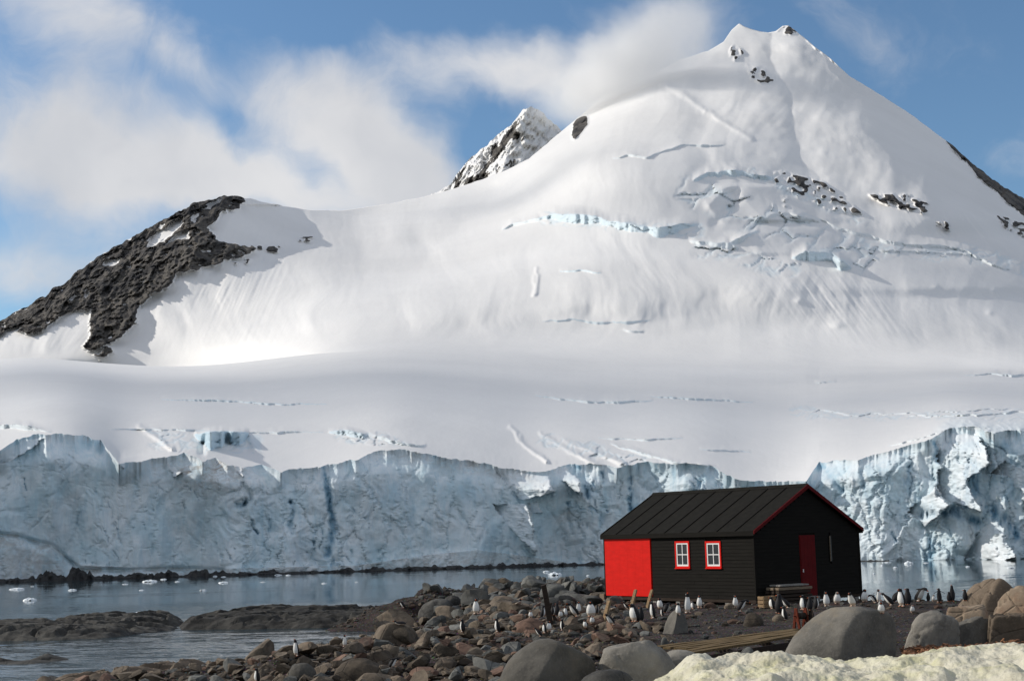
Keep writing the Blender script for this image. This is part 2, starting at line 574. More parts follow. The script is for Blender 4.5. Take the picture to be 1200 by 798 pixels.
# keep the foot of the cliff in the water
P[0, :, 2] = np.minimum(P[0, :, 2], -0.6)
sunlit_and_snow = np.clip(litmask * 0.4 + 0.25 * topb * (fbm(wx / 2, wz, o=3, seed=70) > 0), 0, 1)  # sunlight painted as paler colour on the lit facets, plus patchy lip snow
o = grid_mesh('ice_cliff', P[:, ::-1], M_ICE, dict(dirt=dirt[:, ::-1], blue=blue[:, ::-1], snow=sunlit_and_snow[:, ::-1]))
link(tag(o, kind='structure'))
D[-1] = D_lip

# --- the snow slopes above
N1, N2 = 150, 340
t1 = np.linspace(0, 1, N1)[:, None]
t2 = np.linspace(0, 1, N2 + 1)[1:, None]
PYa = lip + (foot_ - lip) * t1
ta = (lip_s - PYa) / np.maximum(lip_s - foot, 12)
Da = L0 + (np.log(850.0) - L0) * shelf_f(ta)
Da = np.exp(Da)
ridge_ = np.minimum(ridge, foot_ - 8)
PYb = foot_ + (ridge_ - foot_) * t2
Df = 850.0 * skip_s
tb = np.maximum((foot - PYb) / np.maximum(foot - ridge_s, 12), 0)
Db = np.exp(np.log(Df) + (np.log(np.maximum(dr, Df * 1.05)) - np.log(Df)) * (0.30 * tb + 0.70 * tb ** 1.25))
PY = np.vstack([PYa, PYb])
D = np.vstack([Da, Db])
R = PY.shape[0]
PX = np.broadcast_to(colx, (R, NC)).copy()
up = np.vstack([np.zeros((N1, NC)), np.broadcast_to(t2, (N2, NC))])      # 0 on the shelf .. 1 at the ridge
sh = np.vstack([np.broadcast_to(t1, (N1, NC)), np.ones((N2, NC))])       # 0 at the lip .. 1 above the shelf
edgefade = np.minimum(1, (1 - up) / 0.06 + 0.25)

logd = np.log(D)
sm = logd.copy()
for _ in range(3):
    cs = np.cumsum(np.pad(sm, ((26, 25), (0, 0)), 'edge'), axis=0)
    sm = np.stack([(cs[i + 50] - (cs[i - 1] if i > 0 else 0)) / 51.0 for i in range(R)])
wsm = sstep(330, 470, PX) * sstep(0.05, 0.45, np.vstack([np.broadcast_to(t1, (N1, NC)), np.ones((N2, NC))])) * (1 - sstep(0.55, 0.95, np.vstack([np.zeros((N1, NC)), np.broadcast_to(t2, (N2, NC))])))
dl = (sm - logd) * wsm
for _ in range(2):
    cs = np.cumsum(np.pad(dl, ((0, 0), (16, 15)), 'edge'), axis=1)
    dl = np.stack([(cs[:, i + 30] - (cs[:, i - 1] if i > 0 else 0)) / 31.0 for i in range(NC)], axis=1)
logd = logd + dl
rock = np.zeros_like(PX)
ice = np.zeros_like(PX)


def rib(pts, sl, sr, a, fade=0.3):
    """raised crest along pts; sl / sr = widths in pixels left and right"""
    global logd
    d, side, tt = dist_line(PX, PY, pts)
    ys_, xs_ = [p[1] for p in pts], [p[0] for p in pts]
    dx = PX - np.interp(PY, ys_, xs_)
    wdt = sl + (sr - sl) * sstep(-0.3 * min(sl, sr), 0.3 * min(sl, sr), dx)
    tt = (PY - ys_[0]) / (ys_[-1] - ys_[0])
    endf = sstep(0, fade, tt) * sstep(0, fade, 1 - tt) if fade > 0 else sstep(-0.25, 0.0, tt) * sstep(-0.12, 0.05, 1 - tt)
    logd = logd - a * np.exp(-(d / wdt) ** 1.5) * endf


def blob(cx, cy, rx, ry, a, ang=0.0):
    global logd
    c, s_ = math.cos(ang), math.sin(ang)
    u = ((PX - cx) * c + (PY - cy) * s_) / rx
    v = (-(PX - cx) * s_ + (PY - cy) * c) / ry
    logd = logd - a * np.exp(-(u * u + v * v))


# broad folds running down the fall line
warp = 26 * fbm(PX / 130, PY / 90, o=3, seed=5)
logd -= (0.018 * fbm((PX + warp) / 120, PY / 230, o=3, seed=6) + 0.0028 * fbm((PX + warp) / 36, (PY + 0.3 * PX) / 80, o=4, seed=7)) * sstep(0, 0.25, up)
logd -= 0.008 * fbm((PX + 1.2 * PY) / 200, PY / 60, o=3, seed=8) * sstep(0, 0.15, sh) * (1 - up)
# the long sunlit rib left of the face, and the hollow left of it
rib([(690, 120), (668, 190), (640, 240), (610, 300), (560, 360), (540, 420)], 120, 170, 0.095, 0.25)
rib([(620, 188), (570, 240), (510, 290), (470, 350)], 50, 60, -0.050)
rib([(560, 215), (500, 255), (420, 300)], 50, 30, 0.026)
rib([(880, 300), (960, 340), (1060, 380), (1150, 420)], 80, 45, 0.020)
rib([(1000, 300), (1100, 330), (1220, 350)], 50, 40, 0.020)
rib([(700, 280), (740, 330), (840, 370), (900, 400)], 60, 60, 0.020)
rib([(330, 250), (300, 330), (230, 400)], 50, 90, -0.02)
blob(760, 215, 80, 60, 0.030)
# face: crest from the summit down to the left, shaded bowl right of it
rib([(867, 30), (850, 55), (818, 78), (790, 98), (760, 118), (728, 145), (695, 195), (660, 250)], 38, 95, 0.045, 0.3)
# bowl between the crest and the second rib
xa = np.interp(PY, [28, 60, 100, 160, 210], [868, 838, 800, 790, 800])
xb = np.interp(PY, [28, 45, 70, 110, 150, 190, 250, 330], [905, 905, 908, 931, 926, 935, 985, 1010])
amp = np.interp(PY, [28, 60, 120, 190, 260, 340], [0.012, 0.030, 0.042, 0.040, 0.030, 0.0])
jw = 9 * fbm(PX / 40, PY / 30, o=3, seed=55)
xa, xb = xa + jw, xb + jw
tri = np.clip((PX - xa) / (xb - xa), 0, 1)
tri = np.where(PX > xb, np.clip(1 - (PX - xb) / np.interp(PY, [40, 200, 330], [45, 110, 140]), 0, 1), tri ** 1.15)
logd += 1.4 * amp * tri
rib([(925, 30), (960, 95), (1010, 170), (1050, 215), (1100, 280)], 60, 160, 0.040, 0.1)
rib([(1000, 110), (1080, 190), (1150, 260), (1200, 330)], 50, 70, 0.012, 0.2)
rib([(850, 210), (900, 262), (960, 300), (1080, 330)], 50, 50, -0.012)
blob(880, 330, 120, 30, 0.022, 0.35)
blob(700, 330, 130, 35, 0.020, 0.1)
blob(930, 390, 150, 30, -0.014, 0.3)
blob(450, 370, 120, 40, 0.012, -0.1)


def lines(pts, h, L, blue_=0.9, jit=1.0, seed=1):
    """an ice step: a lip along pts, a vertical face h pixels tall under it"""
    global PYeff
    xs = [p[0] for p in pts]
    y0 = np.interp(PX, xs, [p[1] for p in pts]) + jit * fbm(PX / 14, PX * 0 + seed, o=4, seed=seed)
    e = np.clip(np.minimum((PX - xs[0]), (xs[-1] - PX)) / max(6.0, 0.22 * (xs[-1] - xs[0])), 0, 1) ** 0.6
    hh = h * e * (0.8 + 0.35 * fbm(PX / 18, PX * 0, o=3, seed=seed + 50))
    s_ = PY - y0
    off = np.where((s_ > -L) & (s_ <= 0), hh * (1 + s_ / L) ** 2, 0)
    off = np.where((s_ > 0) & (s_ < hh), hh - s_, off)
    face = (s_ > -0.4) & (s_ < hh)
    ice[:] = np.maximum(ice, np.where(face & (e > 0.02), blue_, 0))
    return off


off = np.zeros_like(PX)
STEPS = [([(630, 257), (650, 250), (690, 253), (728, 262), (770, 266), (818, 262)], 12, 12, 0.55, 1.6),
         ([(588, 270), (600, 262), (640, 255)], 4, 8, 0.3, 1.0),
         ([(812, 212), (830, 202), (860, 200), (905, 208)], 9, 12, 0.5, 1.2),
         ([(718, 186), (735, 181), (760, 184), (800, 170), (850, 170)], 3, 9, 0.25, 1.0),
         ([(808, 282), (850, 284), (866, 292)], 7, 8, 0.25, 1.5),
         ([(852, 285), (872, 276), (890, 270)], 7, 7, 0.3, 1.5),
         ([(885, 258), (905, 252), (930, 250), (965, 262)], 6, 10, 0.15, 1.5),
         ([(928, 303), (945, 294), (975, 297), (998, 314)], 13, 14, 0.5, 1.2),
         ([(940, 250), (990, 268), (1050, 285), (1120, 290), (1190, 320)], 4, 12, 0.2, 2.0),
         ([(1010, 290), (1080, 296), (1165, 300)], 3, 8, 0.2, 1.5),
         ([(655, 318), (680, 316), (705, 320)], 3, 8, 0.45, 0.8),
         ([(636, 377), (670, 374), (700, 378), (762, 375)], 3.2, 12, 0.4, 1.0),
         ([(730, 387), (755, 388)], 2, 5, 0.2, 0.6),
         ([(628, 464), (660, 467), (700, 471), (766, 469)], 2.6, 12, 0.35, 1.0),
         ([(762, 464), (820, 467), (885, 471)], 2.2, 10, 0.4, 0.8),
         ([(190, 468), (260, 469), (330, 473), (385, 473)], 2.0, 12, 0.45, 1.0),
         ([(700, 513), (760, 515), (800, 513)], 2.0, 8, 0.3, 0.8),
         ([(820, 527), (850, 527), (880, 530)], 2.0, 8, 0.3, 0.8),
         ([(925, 478), (1000, 486), (1080, 484), (1200, 478)], 1.6, 9, 0.2, 2.0),
         ([(1130, 439), (1180, 438), (1260, 442)], 2.2, 8, 0.3, 1.5),
         ([(955, 448), (980, 447)], 1.6, 6, 0.2, 0.6),
         ([(1060, 487), (1120, 488), (1210, 481)], 2.0, 6, 0.2, 1.6),
         ([(385, 506), (405, 503), (432, 510)], 7, 6, 0.5, 1.2),
         ([(430, 508), (470, 518), (500, 522)], 3, 6, 0.3, 1.5),
         ([(-100, 500), (0, 497), (35, 499), (60, 506)], 6, 8, 0.3, 1.0),
         ([(130, 503), (200, 503), (280, 506), (380, 506)], 2.5, 8, 0.3, 1.0),
         ([(228, 510), (245, 506), (292, 506)], 22, 8, 0.75, 1.5),
         ([(1040, 523), (1080, 512), (1120, 500)], 2, 5, 0.2, 1.0),
         ([(715, 520), (790, 541), (838, 547)], 4, 6, 0.3, 1.0)]
for i, (pts, h, L, bl, jit) in enumerate(STEPS):
    off = np.maximum(off, lines(pts, h, L, bl, jit, 100 + i))
# resample log depth at the shifted rows (column by column)
rowsY = PY
slope = np.gradient(logd, axis=0) / np.minimum(np.gradient(PY, axis=0), -1e-3)
logd = logd + slope * off
# slanting cracks on the shelf, with one wall catching the sun
for pts, wd, a in [([(598, 500), (606, 507), (612, 520), (640, 540)], 2.5, 0.012), ([(634, 508), (660, 524), (700, 545), (712, 552)], 3, 0.010),
                   ([(660, 516), (700, 530), (735, 545), (770, 562)], 3, 0.010), ([(165, 500), (185, 514), (200, 525)], 3, 0.02),
                   ([(640, 400), (560, 330)], 0.1, 0.0), ([(240, 505), (236, 530)], 3, -0.02), ([(286, 507), (292, 525)], 4, -0.025),
                   ([(627, 345), (629, 315)], 2.5, 0.006), ([(829, 130), (855, 148), (880, 163)], 3.0, 0.005), ([(832, 240), (848, 222), (866, 216)], 5, 0.008), ([(866, 216), (858, 240), (838, 262)], 6, -0.010),
                   ([(780, 100), (800, 110), (825, 130)], 4.0, 0.006)]:
    d, side, tt = dist_line(PX + 2 * vnoise(PX / 6, PY / 6), PY, pts)
    logd -= a * np.exp(-(d / wd) ** 2) * np.where(side > 0, 1, 1)
# serac blocks
rib([(850, 214), (866, 217), (876, 236), (900, 262)], 14, 46, 0.020, 0.12)
rib([(905, 262), (940, 282), (985, 312)], 20, 40, 0.016, 0.15)
rib([(870, 268), (885, 285), (893, 302)], 12, 30, 0.015, 0.2)
rib([(820, 226), (838, 250), (850, 264)], 7, 16, 0.008, 0.2)
for cx_, cy_, rx_, ry_, a_ in [(845, 232, 20, 12, 0.010), (868, 282, 14, 12, 0.008), (895, 262, 22, 9, 0.006), (955, 268, 8, 6, 0.004), (968, 275, 10, 6, 0.004), (830, 290, 22, 6, 0.005),
                               (937, 352, 5, 3, 0.004), (981, 381, 8, 4, 0.004), (1097, 336, 4, 3, 0.003), (1160, 366, 4, 3, 0.003), (1165, 340, 4, 3, 0.003)]:
    blob(cx_, cy_, rx_, ry_, a_)
# broken ice: blocks and slots along the icefall
def broken(pts, wid, amp_, sx, sy, seed):
    global logd
    d, _, _ = dist_line(PX, PY, pts)
    g = sstep(wid, wid * 0.35, d + 5 * RNb)
    if not g.any():
        return
    idx = np.nonzero(g > 0.001)
    x_, y_ = PX[idx], PY[idx]
    wx_ = 5 * fbm(x_ / 14, y_ / 14, o=3, seed=seed)
    q1, q2, qi = cells((x_ + wx_) / sx, (y_ + 0.25 * x_ + wx_) / sy, np.zeros_like(x_), seed)
    slot = np.exp(-((q2 - q1) / 0.13) ** 2)
    logd[idx] += amp_ * g[idx] * (-(qi - 0.35) * 1.3 + 0.5 * slot)
    ice[idx] = np.maximum(ice[idx], 0.35 * slot * g[idx])


RNb = fbm(PX / 20, PY / 12, o=4, seed=301)
broken([(812, 225), (845, 240), (900, 262), (960, 280), (1010, 300)], 26, 0.012, 42, 17, 302)
broken([(640, 255), (720, 266), (820, 270)], 9, 0.0035, 24, 8, 303)
broken([(1010, 288), (1080, 296), (1170, 302), (1230, 330)], 12, 0.0035, 22, 7, 304)
broken([(820, 290), (870, 300), (930, 318)], 14, 0.006, 34, 12, 305)
broken([(880, 200), (960, 235), (1010, 262)], 10, 0.003, 16, 8, 306)
broken([(930, 482), (1060, 490), (1230, 482)], 7, 0.004, 18, 3.0, 307)
broken([(640, 515), (700, 530), (760, 545)], 12, 0.006, 18, 7, 308)
broken([(180, 515), (240, 520), (300, 520)], 14, 0.008, 20, 9, 309)
broken([(400, 510), (470, 518)], 8, 0.006, 14, 5, 310)
# avalanche runnels
run = fbm((PX - 0.75 * PY) / 5, (PY + 0.5 * PX) / 60, o=4, seed=90)
logd -= 0.0016 * run * np.exp(-((PX - 960 - (PY - 330) * 1.1) / 60) ** 2 - ((PY - 340) / 50) ** 2)
logd -= 0.0014 * run * np.exp(-((PX - 1130) / 80) ** 2 - ((PY - 280) / 40) ** 2)
runl = fbm((PX + 0.45 * PY) / 4, PY / 50, o=4, seed=91)
logd -= 0.0015 * runl * np.exp(-((PX - 285) / 55) ** 2 - ((PY - 330) / 55) ** 2)
# broken ice just above the lip on the right
brk = sstep(0.30, 0.0, sh) * sstep(1080, 1120, PX)
logd -= 0.012 * brk * fbm(PX / 14, PY / 7, o=5, seed=95, ridged=True)
ice = np.maximum(ice, 0.3 * brk)

# rock outcrops -------------------------------------------------------
RN = fbm(PX / 9, PY / 9, o=5, seed=44, gain=0.6)
RN2 = fbm(PX / 4, PY / 4, o=4, seed=45, gain=0.6)


def outcrop(poly, soft=3.0, j=3.0, dens=1.0):
    ins = in_poly(PX + j * RN, PY + j * RN2, poly)
    return np.where(ins, dens, 0.0)


main_rock = [(-260, 470), (-60, 400), (0, 365), (60, 330), (120, 288), (165, 262), (200, 243), (225, 230), (265, 222), (283, 222),
             (285, 236), (283, 243), (262, 247), (250, 262), (243, 265), (255, 283), (300, 290), (298, 296), (270, 304), (230, 317),
             (207, 320), (200, 335), (175, 345), (162, 362), (160, 378), (148, 388), (136, 399), (105, 413), (100, 405), (107, 385), (106, 362), (96, 362),
             (80, 366), (58, 381), (40, 391), (20, 390), (30, 378), (14, 384), (-10, 398), (-120, 470)]
rock = np.maximum(rock, outcrop(main_rock))
for hole in [[(169, 290), (176, 278), (196, 266), (212, 255), (214, 262), (200, 276), (180, 288)], [(192, 288), (204, 277), (221, 269), (223, 280), (206, 282)],
             [(118, 312), (122, 306), (142, 301), (140, 307), (126, 313)], [(240, 240), (262, 231), (256, 238), (244, 245)], [(222, 256), (234, 250), (228, 262)], [(98, 345), (102, 338), (104, 343), (99, 350)]]:
    rock = np.where(in_poly(PX + 2.5 * RN2, PY + 2 * RN, hole), 0.0, rock)
rock = np.where((rock > 0) & (fbm((PX + PY) / 7, (PY - PX * 0.4) / 3.5, o=4, seed=47) > 0.62), 0.15, rock)
rock = np.maximum(rock, outcrop([(112, 419), (118, 411), (132, 404), (134, 410), (120, 421)], j=4))
rock = np.maximum(rock, outcrop([(670, 157), (672, 145), (682, 136), (690, 137), (688, 147), (676, 163), (671, 163)], j=1.5))
spots = fbm(PX / 5, PY / 3.5, o=4, seed=48)
for poly, th in [([(906, 198), (925, 203), (965, 214), (985, 228), (1010, 250), (990, 250), (960, 240), (925, 228), (910, 215)], 0.02),
                 ([(915, 228), (925, 232), (925, 245), (915, 240)], 0.25),
                 ([(1018, 228), (1040, 228), (1060, 226), (1088, 238), (1086, 252), (1060, 248), (1035, 238)], 0.0),
                 ([(1100, 258), (1118, 262), (1112, 270), (1098, 264)], 0.1), ([(852, 52), (868, 58), (880, 80), (862, 72)], 0.30),
                 ([(878, 80), (892, 78), (908, 95), (898, 100), (880, 92)], 0.05), ([(855, 60), (862, 58), (862, 66), (856, 66)], -0.2),
                 ([(1166, 252), (1215, 262), (1215, 285), (1180, 270)], 0.15), ([(350, 278), (366, 277), (366, 283), (350, 283)], -0.2),
                 ([(300, 288), (330, 288), (325, 296), (302, 294)], 0.2), ([(274, 306), (292, 303), (290, 309), (276, 310)], 0.2)]:
    rock = np.maximum(rock, np.where(in_poly(PX + 2 * RN2, PY, poly) & (spots > th), 0.9, 0))
dsil = PY - curve(RIDGE)(PX)
rock = np.maximum(rock, np.where((PX > 1108) & (PX < 1330) & (dsil < np.interp(PX, [1108, 1130, 1180, 1250, 1330], [1.5, 7, 15, 24, 30]) + 4 * RN), 0.9, 0))
rock = np.maximum(rock, np.where(in_poly(PX + 1.5 * RN2, PY, [(912, 36), (918, 26), (930, 26), (936, 38), (928, 41), (918, 40)]) & (RN > -0.25), 0.9, 0))
rock = np.maximum(rock, np.where(in_poly(PX, PY + 2 * RN2, [(940, 40), (985, 72), (983, 78), (950, 52)]) & (RN > 0.1), 0.8, 0))
rsm = rock.copy()
for ax in (0, 1):
    rsm = (np.roll(rsm, 1, ax) + rsm + np.roll(rsm, -1, ax)) / 3
rr = fbm((PX + 0.5 * PY) / 11, (PY - 0.3 * PX) / 16, o=6, seed=46, gain=0.62, ridged=True)
ridx = np.nonzero(rsm > 0.02)
q1, q2, qi = cells((PX[ridx] + 0.6 * PY[ridx]) / 13, (PY[ridx] - 0.5 * PX[ridx]) / 24, np.zeros(len(ridx[0])), 333)
blk = np.zeros_like(PX)
blk[ridx] = qi
logd -= rsm * (0.006 + 0.010 * rr + 0.012 * blk + 0.0012 * RN2)
# the rock ridge stands well proud of the snow to its right
rib([(285, 228), (262, 262), (240, 300), (190, 330), (150, 380), (112, 415)], 90, 26, 0.020, 0.0)
rib([(285, 228), (300, 232), (320, 240)], 20, 30, 0.012, 0.0)

D = np.exp(logd)
P = at_y(PX, PY, D)
# keep the seam with the cliff
P[0] = at_y(colx, lip, D_lip)
# far side of the ridge drops away behind
back = []
for kx, (dy, dz) in enumerate([(15, -8), (60, -60), (180, -200), (500, -480)]):
    b = P[-1].copy()
    b[:, 1] += dy
    b[:, 0] += dy * (b[:, 0] / b[:, 1])
    b[:, 2] = np.maximum(b[:, 2] + dz * 1.1, -5)
    back.append(b)
P = np.vstack([P, np.array(back)])
pad = np.zeros((4, NC))
o = grid_mesh('snow_mountain', P[:, ::-1], M_SNOWMT, dict(rock=np.vstack([rsm, pad])[:, ::-1], ice=np.vstack([ice, pad])[:, ::-1]))
link(tag(o, kind='structure'))

# --- the rocky peak farther back, behind the saddle
px2 = np.linspace(505, 720, 300)
top2 = np.interp(px2, [505, 528, 536, 548, 560, 575, 590, 598, 606, 613, 622, 635, 650, 680, 720], [228, 216, 202, 190, 178, 166, 153, 147, 138, 130, 126, 132, 145, 172, 205])
top2 = top2 + 1.6 * fbm(px2 / 6, px2 * 0, o=5, seed=77)
t = np.linspace(0, 1, 160)[:, None]
PX = np.broadcast_to(px2, (160, 300)).copy()
PY = 300 + (top2 - 300) * t
gul = fbm((PX + 0.75 * PY) / 9, (PY - 0.4 * PX) / 40, o=5, seed=78, ridged=True)
Dd = 3300 + 500 * t ** 1.2 + 0 * PX - 40 * gul - 30 * fbm(PX / 8, PY / 8, o=4, seed=79)
dd, _, _ = dist_line(PX, PY, [(620, 126), (600, 165), (585, 210), (575, 240)])
Dd = Dd - 150 * np.exp(-dd / 26)
P = at_y(PX, PY, Dd)
rk2 = fbm((PX + 0.6 * PY) / 10, (PY - 0.5 * PX) / 24, o=5, seed=80, gain=0.6)
left_rock = sstep(1.0, 0.0, (PX - np.interp(PY, [126, 160, 200, 240], [600, 612, 598, 585])) / 14)
rk2 = np.clip(sstep(-0.06, 0.14, rk2) * left_rock * sstep(1.5, 5, PY - top2), 0, 1)
b = P[-1].copy()
b[:, 1] += 300
b[:, 2] -= 420
P = np.vstack([P, b[None]])
rk2 = np.vstack([rk2, rk2[-1:]])
o = grid_mesh('rocky_peak', P[:, ::-1], M_SNOWMT, dict(rock=rk2[:, ::-1] * 0.9, ice=0 * rk2))
link(tag(o, kind='structure'))

# ================================================================== WATER
def water_material():
    m, n = material('sea_water')
    pos = n.coord('World')
    geo = n.n.new('ShaderNodeNewGeometry').outputs['Position']
    sep = n.new('ShaderNodeSeparateXYZ', Vector=geo).outputs
    r1 = n.noise(n.coord('World', (0.55, 1.6, 1)), 3.2, 6, 0.6, 0.3)
    r2 = n.noise(n.coord('World', (0.4, 1.5, 1)), 0.7, 4, 0.5)
    patch = n.noise(n.coord('World', (0.012, 0.05, 1)), 1.0, 4, 0.6, 0.6)
    nearz = n.ramp(sep[1], 128, 88, 0.0, 1.0)           # the breeze reaches the near half of the channel
    wind = n.math('MULTIPLY', n.math('ADD', n.math('MULTIPLY', nearz, 1.0), n.math('MULTIPLY', n.ramp(patch, 0.45, 0.7), 0.35)), 1.0, clamp=True)
    def slopes(vec, scale, ax, ay, det=3.0):
        t_ = n.new('ShaderNodeTexNoise', Vector=vec, Scale=scale, Detail=det, Roughness=0.6)
        q = n.new('ShaderNodeVectorMath', dict(operation='SUBTRACT'), i0=t_.outputs['Color'], i1=(0.5, 0.5, 0.5)).outputs[0]
        return n.new('ShaderNodeVectorMath', dict(operation='MULTIPLY'), i0=q, i1=(ax, ay, 0)).outputs[0]
    s1 = slopes(n.coord('World', (0.45, 1.5, 1)), 1.1, 0.25, 0.55)
    s2 = slopes(n.coord('World', (0.8, 2.2, 1)), 4.0, 0.25, 0.5)
    s3 = n.new('ShaderNodeVectorMath', dict(operation='ADD'), i0=s1, i1=s2).outputs[0]
    s3 = n.new('ShaderNodeVectorMath', dict(operation='SCALE'), i0=s3, Scale=n.ramp(wind, 0, 1, 0.05, 1.0)).outputs[0]
    s3 = n.new('ShaderNodeVectorMath', dict(operation='ADD'), i0=s3, i1=(0, 0, 1)).outputs[0]
    nrm = n.new('ShaderNodeVectorMath', dict(operation='NORMALIZE'), i0=s3).outputs[0]
    finish(n, Base_Color=(0.018, 0.036, 0.046), Roughness=n.ramp(wind, 0, 1, 0.04, 0.12), Normal=nrm, IOR=1.333)
    return m


M_WATER = water_material()
wm = raw_mesh('water', [(-9000, -400, 0), (9000, -400, 0), (9000, 9000, 0), (-9000, 9000, 0)], [(0, 1, 2, 3)], M_WATER)
link(tag(bpy.data.objects.new('water', wm), kind='structure'))

# dark rocks along the foot of the ice
def dark_rock_material():
    m, n = material('dark_wet_rock')
    a = n.noise(n.coord('World'), 1.2, 8, 0.65)
    c = n.mix(n.ramp(a, 0.35, 0.7), (0.012, 0.012, 0.013), (0.045, 0.042, 0.04))
    finish(n, Base_Color=c, Roughness=0.75, Normal=n.bump(a, 0.6, 0.3))
    return m


M_DARK = dark_rock_material()
cx2 = np.linspace(-260, 1030, 900)
sy = curve(SHORE)(cx2)
ht = np.interp(cx2, [-260, 30, 42, 55, 75, 100, 110, 130, 155, 165, 180, 195, 210, 230, 298, 301, 308, 312, 320, 330, 380, 400, 540, 560, 700, 1030],
               [0.5, 0.5, 1.2, 1.7, 1.5, 1.2, .7, .7, .9, 1.5, 1.7, .9, .6, .8, .35, .9, 1.0, .5, .8, .35, .3, .5, .5, .55, .35, .15])
ht = np.maximum(0.12, ht * (0.75 + 0.55 * fbm(cx2 / 7, cx2 * 0, o=4, seed=14)))
prof = [(-2.6, -0.6), (-2.3, 0.12), (-1.9, 0.6), (-1.2, 0.95), (-0.3, 1.0), (0.8, 0.8), (1.8, -0.2)]
rows = []
for i, (dy, dz) in enumerate(prof):
    Yv = np.interp(cx2, colx, Yshore) - 2.5 + dy * 0.8 + 0.4 * fbm(cx2 / 5, cx2 * 0 + i, o=4, seed=15)
    rows.append(np.stack([(cx2 - 600) / FPX * Yv, Yv, (ht * dz if dz > 0 else np.full_like(ht, dz)) * (1 + 0.35 * fbm(cx2 / 4, cx2 * 0 + i * 3.3, o=4, seed=16))], -1))
o = grid_mesh('rocky_shoreline', np.array(rows), M_DARK, smooth=False)
link(tag(o, kind='structure'))

# ================================================================== THE SHORE: ground, stones, snow bank
def P2(px, py, z=0.0):
    p = at_z(px, py, z)
    return (p[0], p[1])


SHOREPOLY = [(-15.2, 8), (-14.6, 41), (-12.6, 44.2), (-11.2, 46.0), (-8.8, 47.8), (-6.9, 49.6), (-5.9, 52.5), (-5.0, 58), (-4.4, 66), (-5.5, 70.5),
             (-9.5, 73), (-9.5, 78), (-5, 82), (2, 86), (8, 85), (14, 76), (15.2, 66), (16.2, 61), (20, 58.5), (30, 57), (52, 54), (52, 8)]


def poly_dist(x, y, poly):
    d, _, _ = dist_line(x, y, poly + [poly[0]])
    return np.where(in_poly(x, y, poly), d, -d)


def ground_z(x, y):
    x, y = np.asarray(x, float), np.asarray(y, float)
    d = poly_dist(x, y, SHOREPOLY) + 0.5 * fbm(x / 2.5, y / 2.5, o=3, seed=201)
    z = np.where(d > 0, 1.62 * (1 - np.exp(-np.maximum(d, 0) / (2.6 + 3.2 * sstep(-3.5, -7.5, x) * sstep(60, 54, y)))), d * 0.35)
    right = sstep(6, 14, x)
    z = z + 0.16 * right * (d > 0) * sstep(0, 3, d)
    stony = (1 - sstep(1.5, 4.0, x - 0.02 * y)) * sstep(0, 2, d)
    z = z + stony * (0.16 * fbm(x / 1.6, y / 1.6, o=4, seed=202)) + 0.05 * fbm(x / 0.9, y / 0.9, o=4, seed=203) * sstep(0, 1, d)
    back = sstep(62, 68, y) * sstep(8, 5, x) * sstep(0, 3, d)
    z = z + back * (0.10 + 0.45 * fbm(x / 2.2, y / 1.7, o=4, seed=204))
    z = z - 0.25 * stony * sstep(40, 30, y)
    # the pad the hut stands on
    z = z + 0.0 * x
    return np.maximum(z, -1.2)


def march(px, py):
    """where the viewing ray meets the ground"""
    d = ray(px, py)
    d = d / d[1]
    Y = np.arange(18, 95, 0.08)
    x, y, z = CAM[0] + d[0] * Y, CAM[1] + Y, CAM[2] + d[2] * Y
    g = ground_z(x, y)
    hit = np.nonzero(z <= np.maximum(g, 0))[0]
    i = hit[0] if len(hit) else len(Y) - 1
    return x[i], y[i], max(g[i], 0.0)


def ground_material():
    m, n = material('trodden_soil_and_grit')
    pos = n.coord('World')
    a = n.noise(pos, 0.9, 6, 0.6)
    g = n.noise(pos, 14, 6, 0.7)
    v = n.voro(pos, 11, 'F1', 'Color')
    vd = n.voro(pos, 11)
    c = n.mix(n.ramp(a, 0.35, 0.68), (0.017, 0.013, 0.011), (0.038, 0.028, 0.023))
    c = n.mix(n.ramp(g, 0.58, 0.78), c, (0.085, 0.065, 0.052))
    c = n.mix(n.math('MULTIPLY', n.ramp(vd, 0.35, 0.15), 0.45), c, n.mix(0.75, v, (0.16, 0.13, 0.11), 'MULTIPLY'))
    red = n.noise(pos, 0.45, 5, 0.65)
    c = n.mix(n.ramp(red, 0.58, 0.75, 0, 0.45), c, (0.14, 0.055, 0.04))
    h = n.math('ADD', n.math('MULTIPLY', vd, -0.6), g)
    finish(n, 0.2, Base_Color=c, Roughness=0.92, Normal=n.bump(h, 0.8, 0.05))
    return m


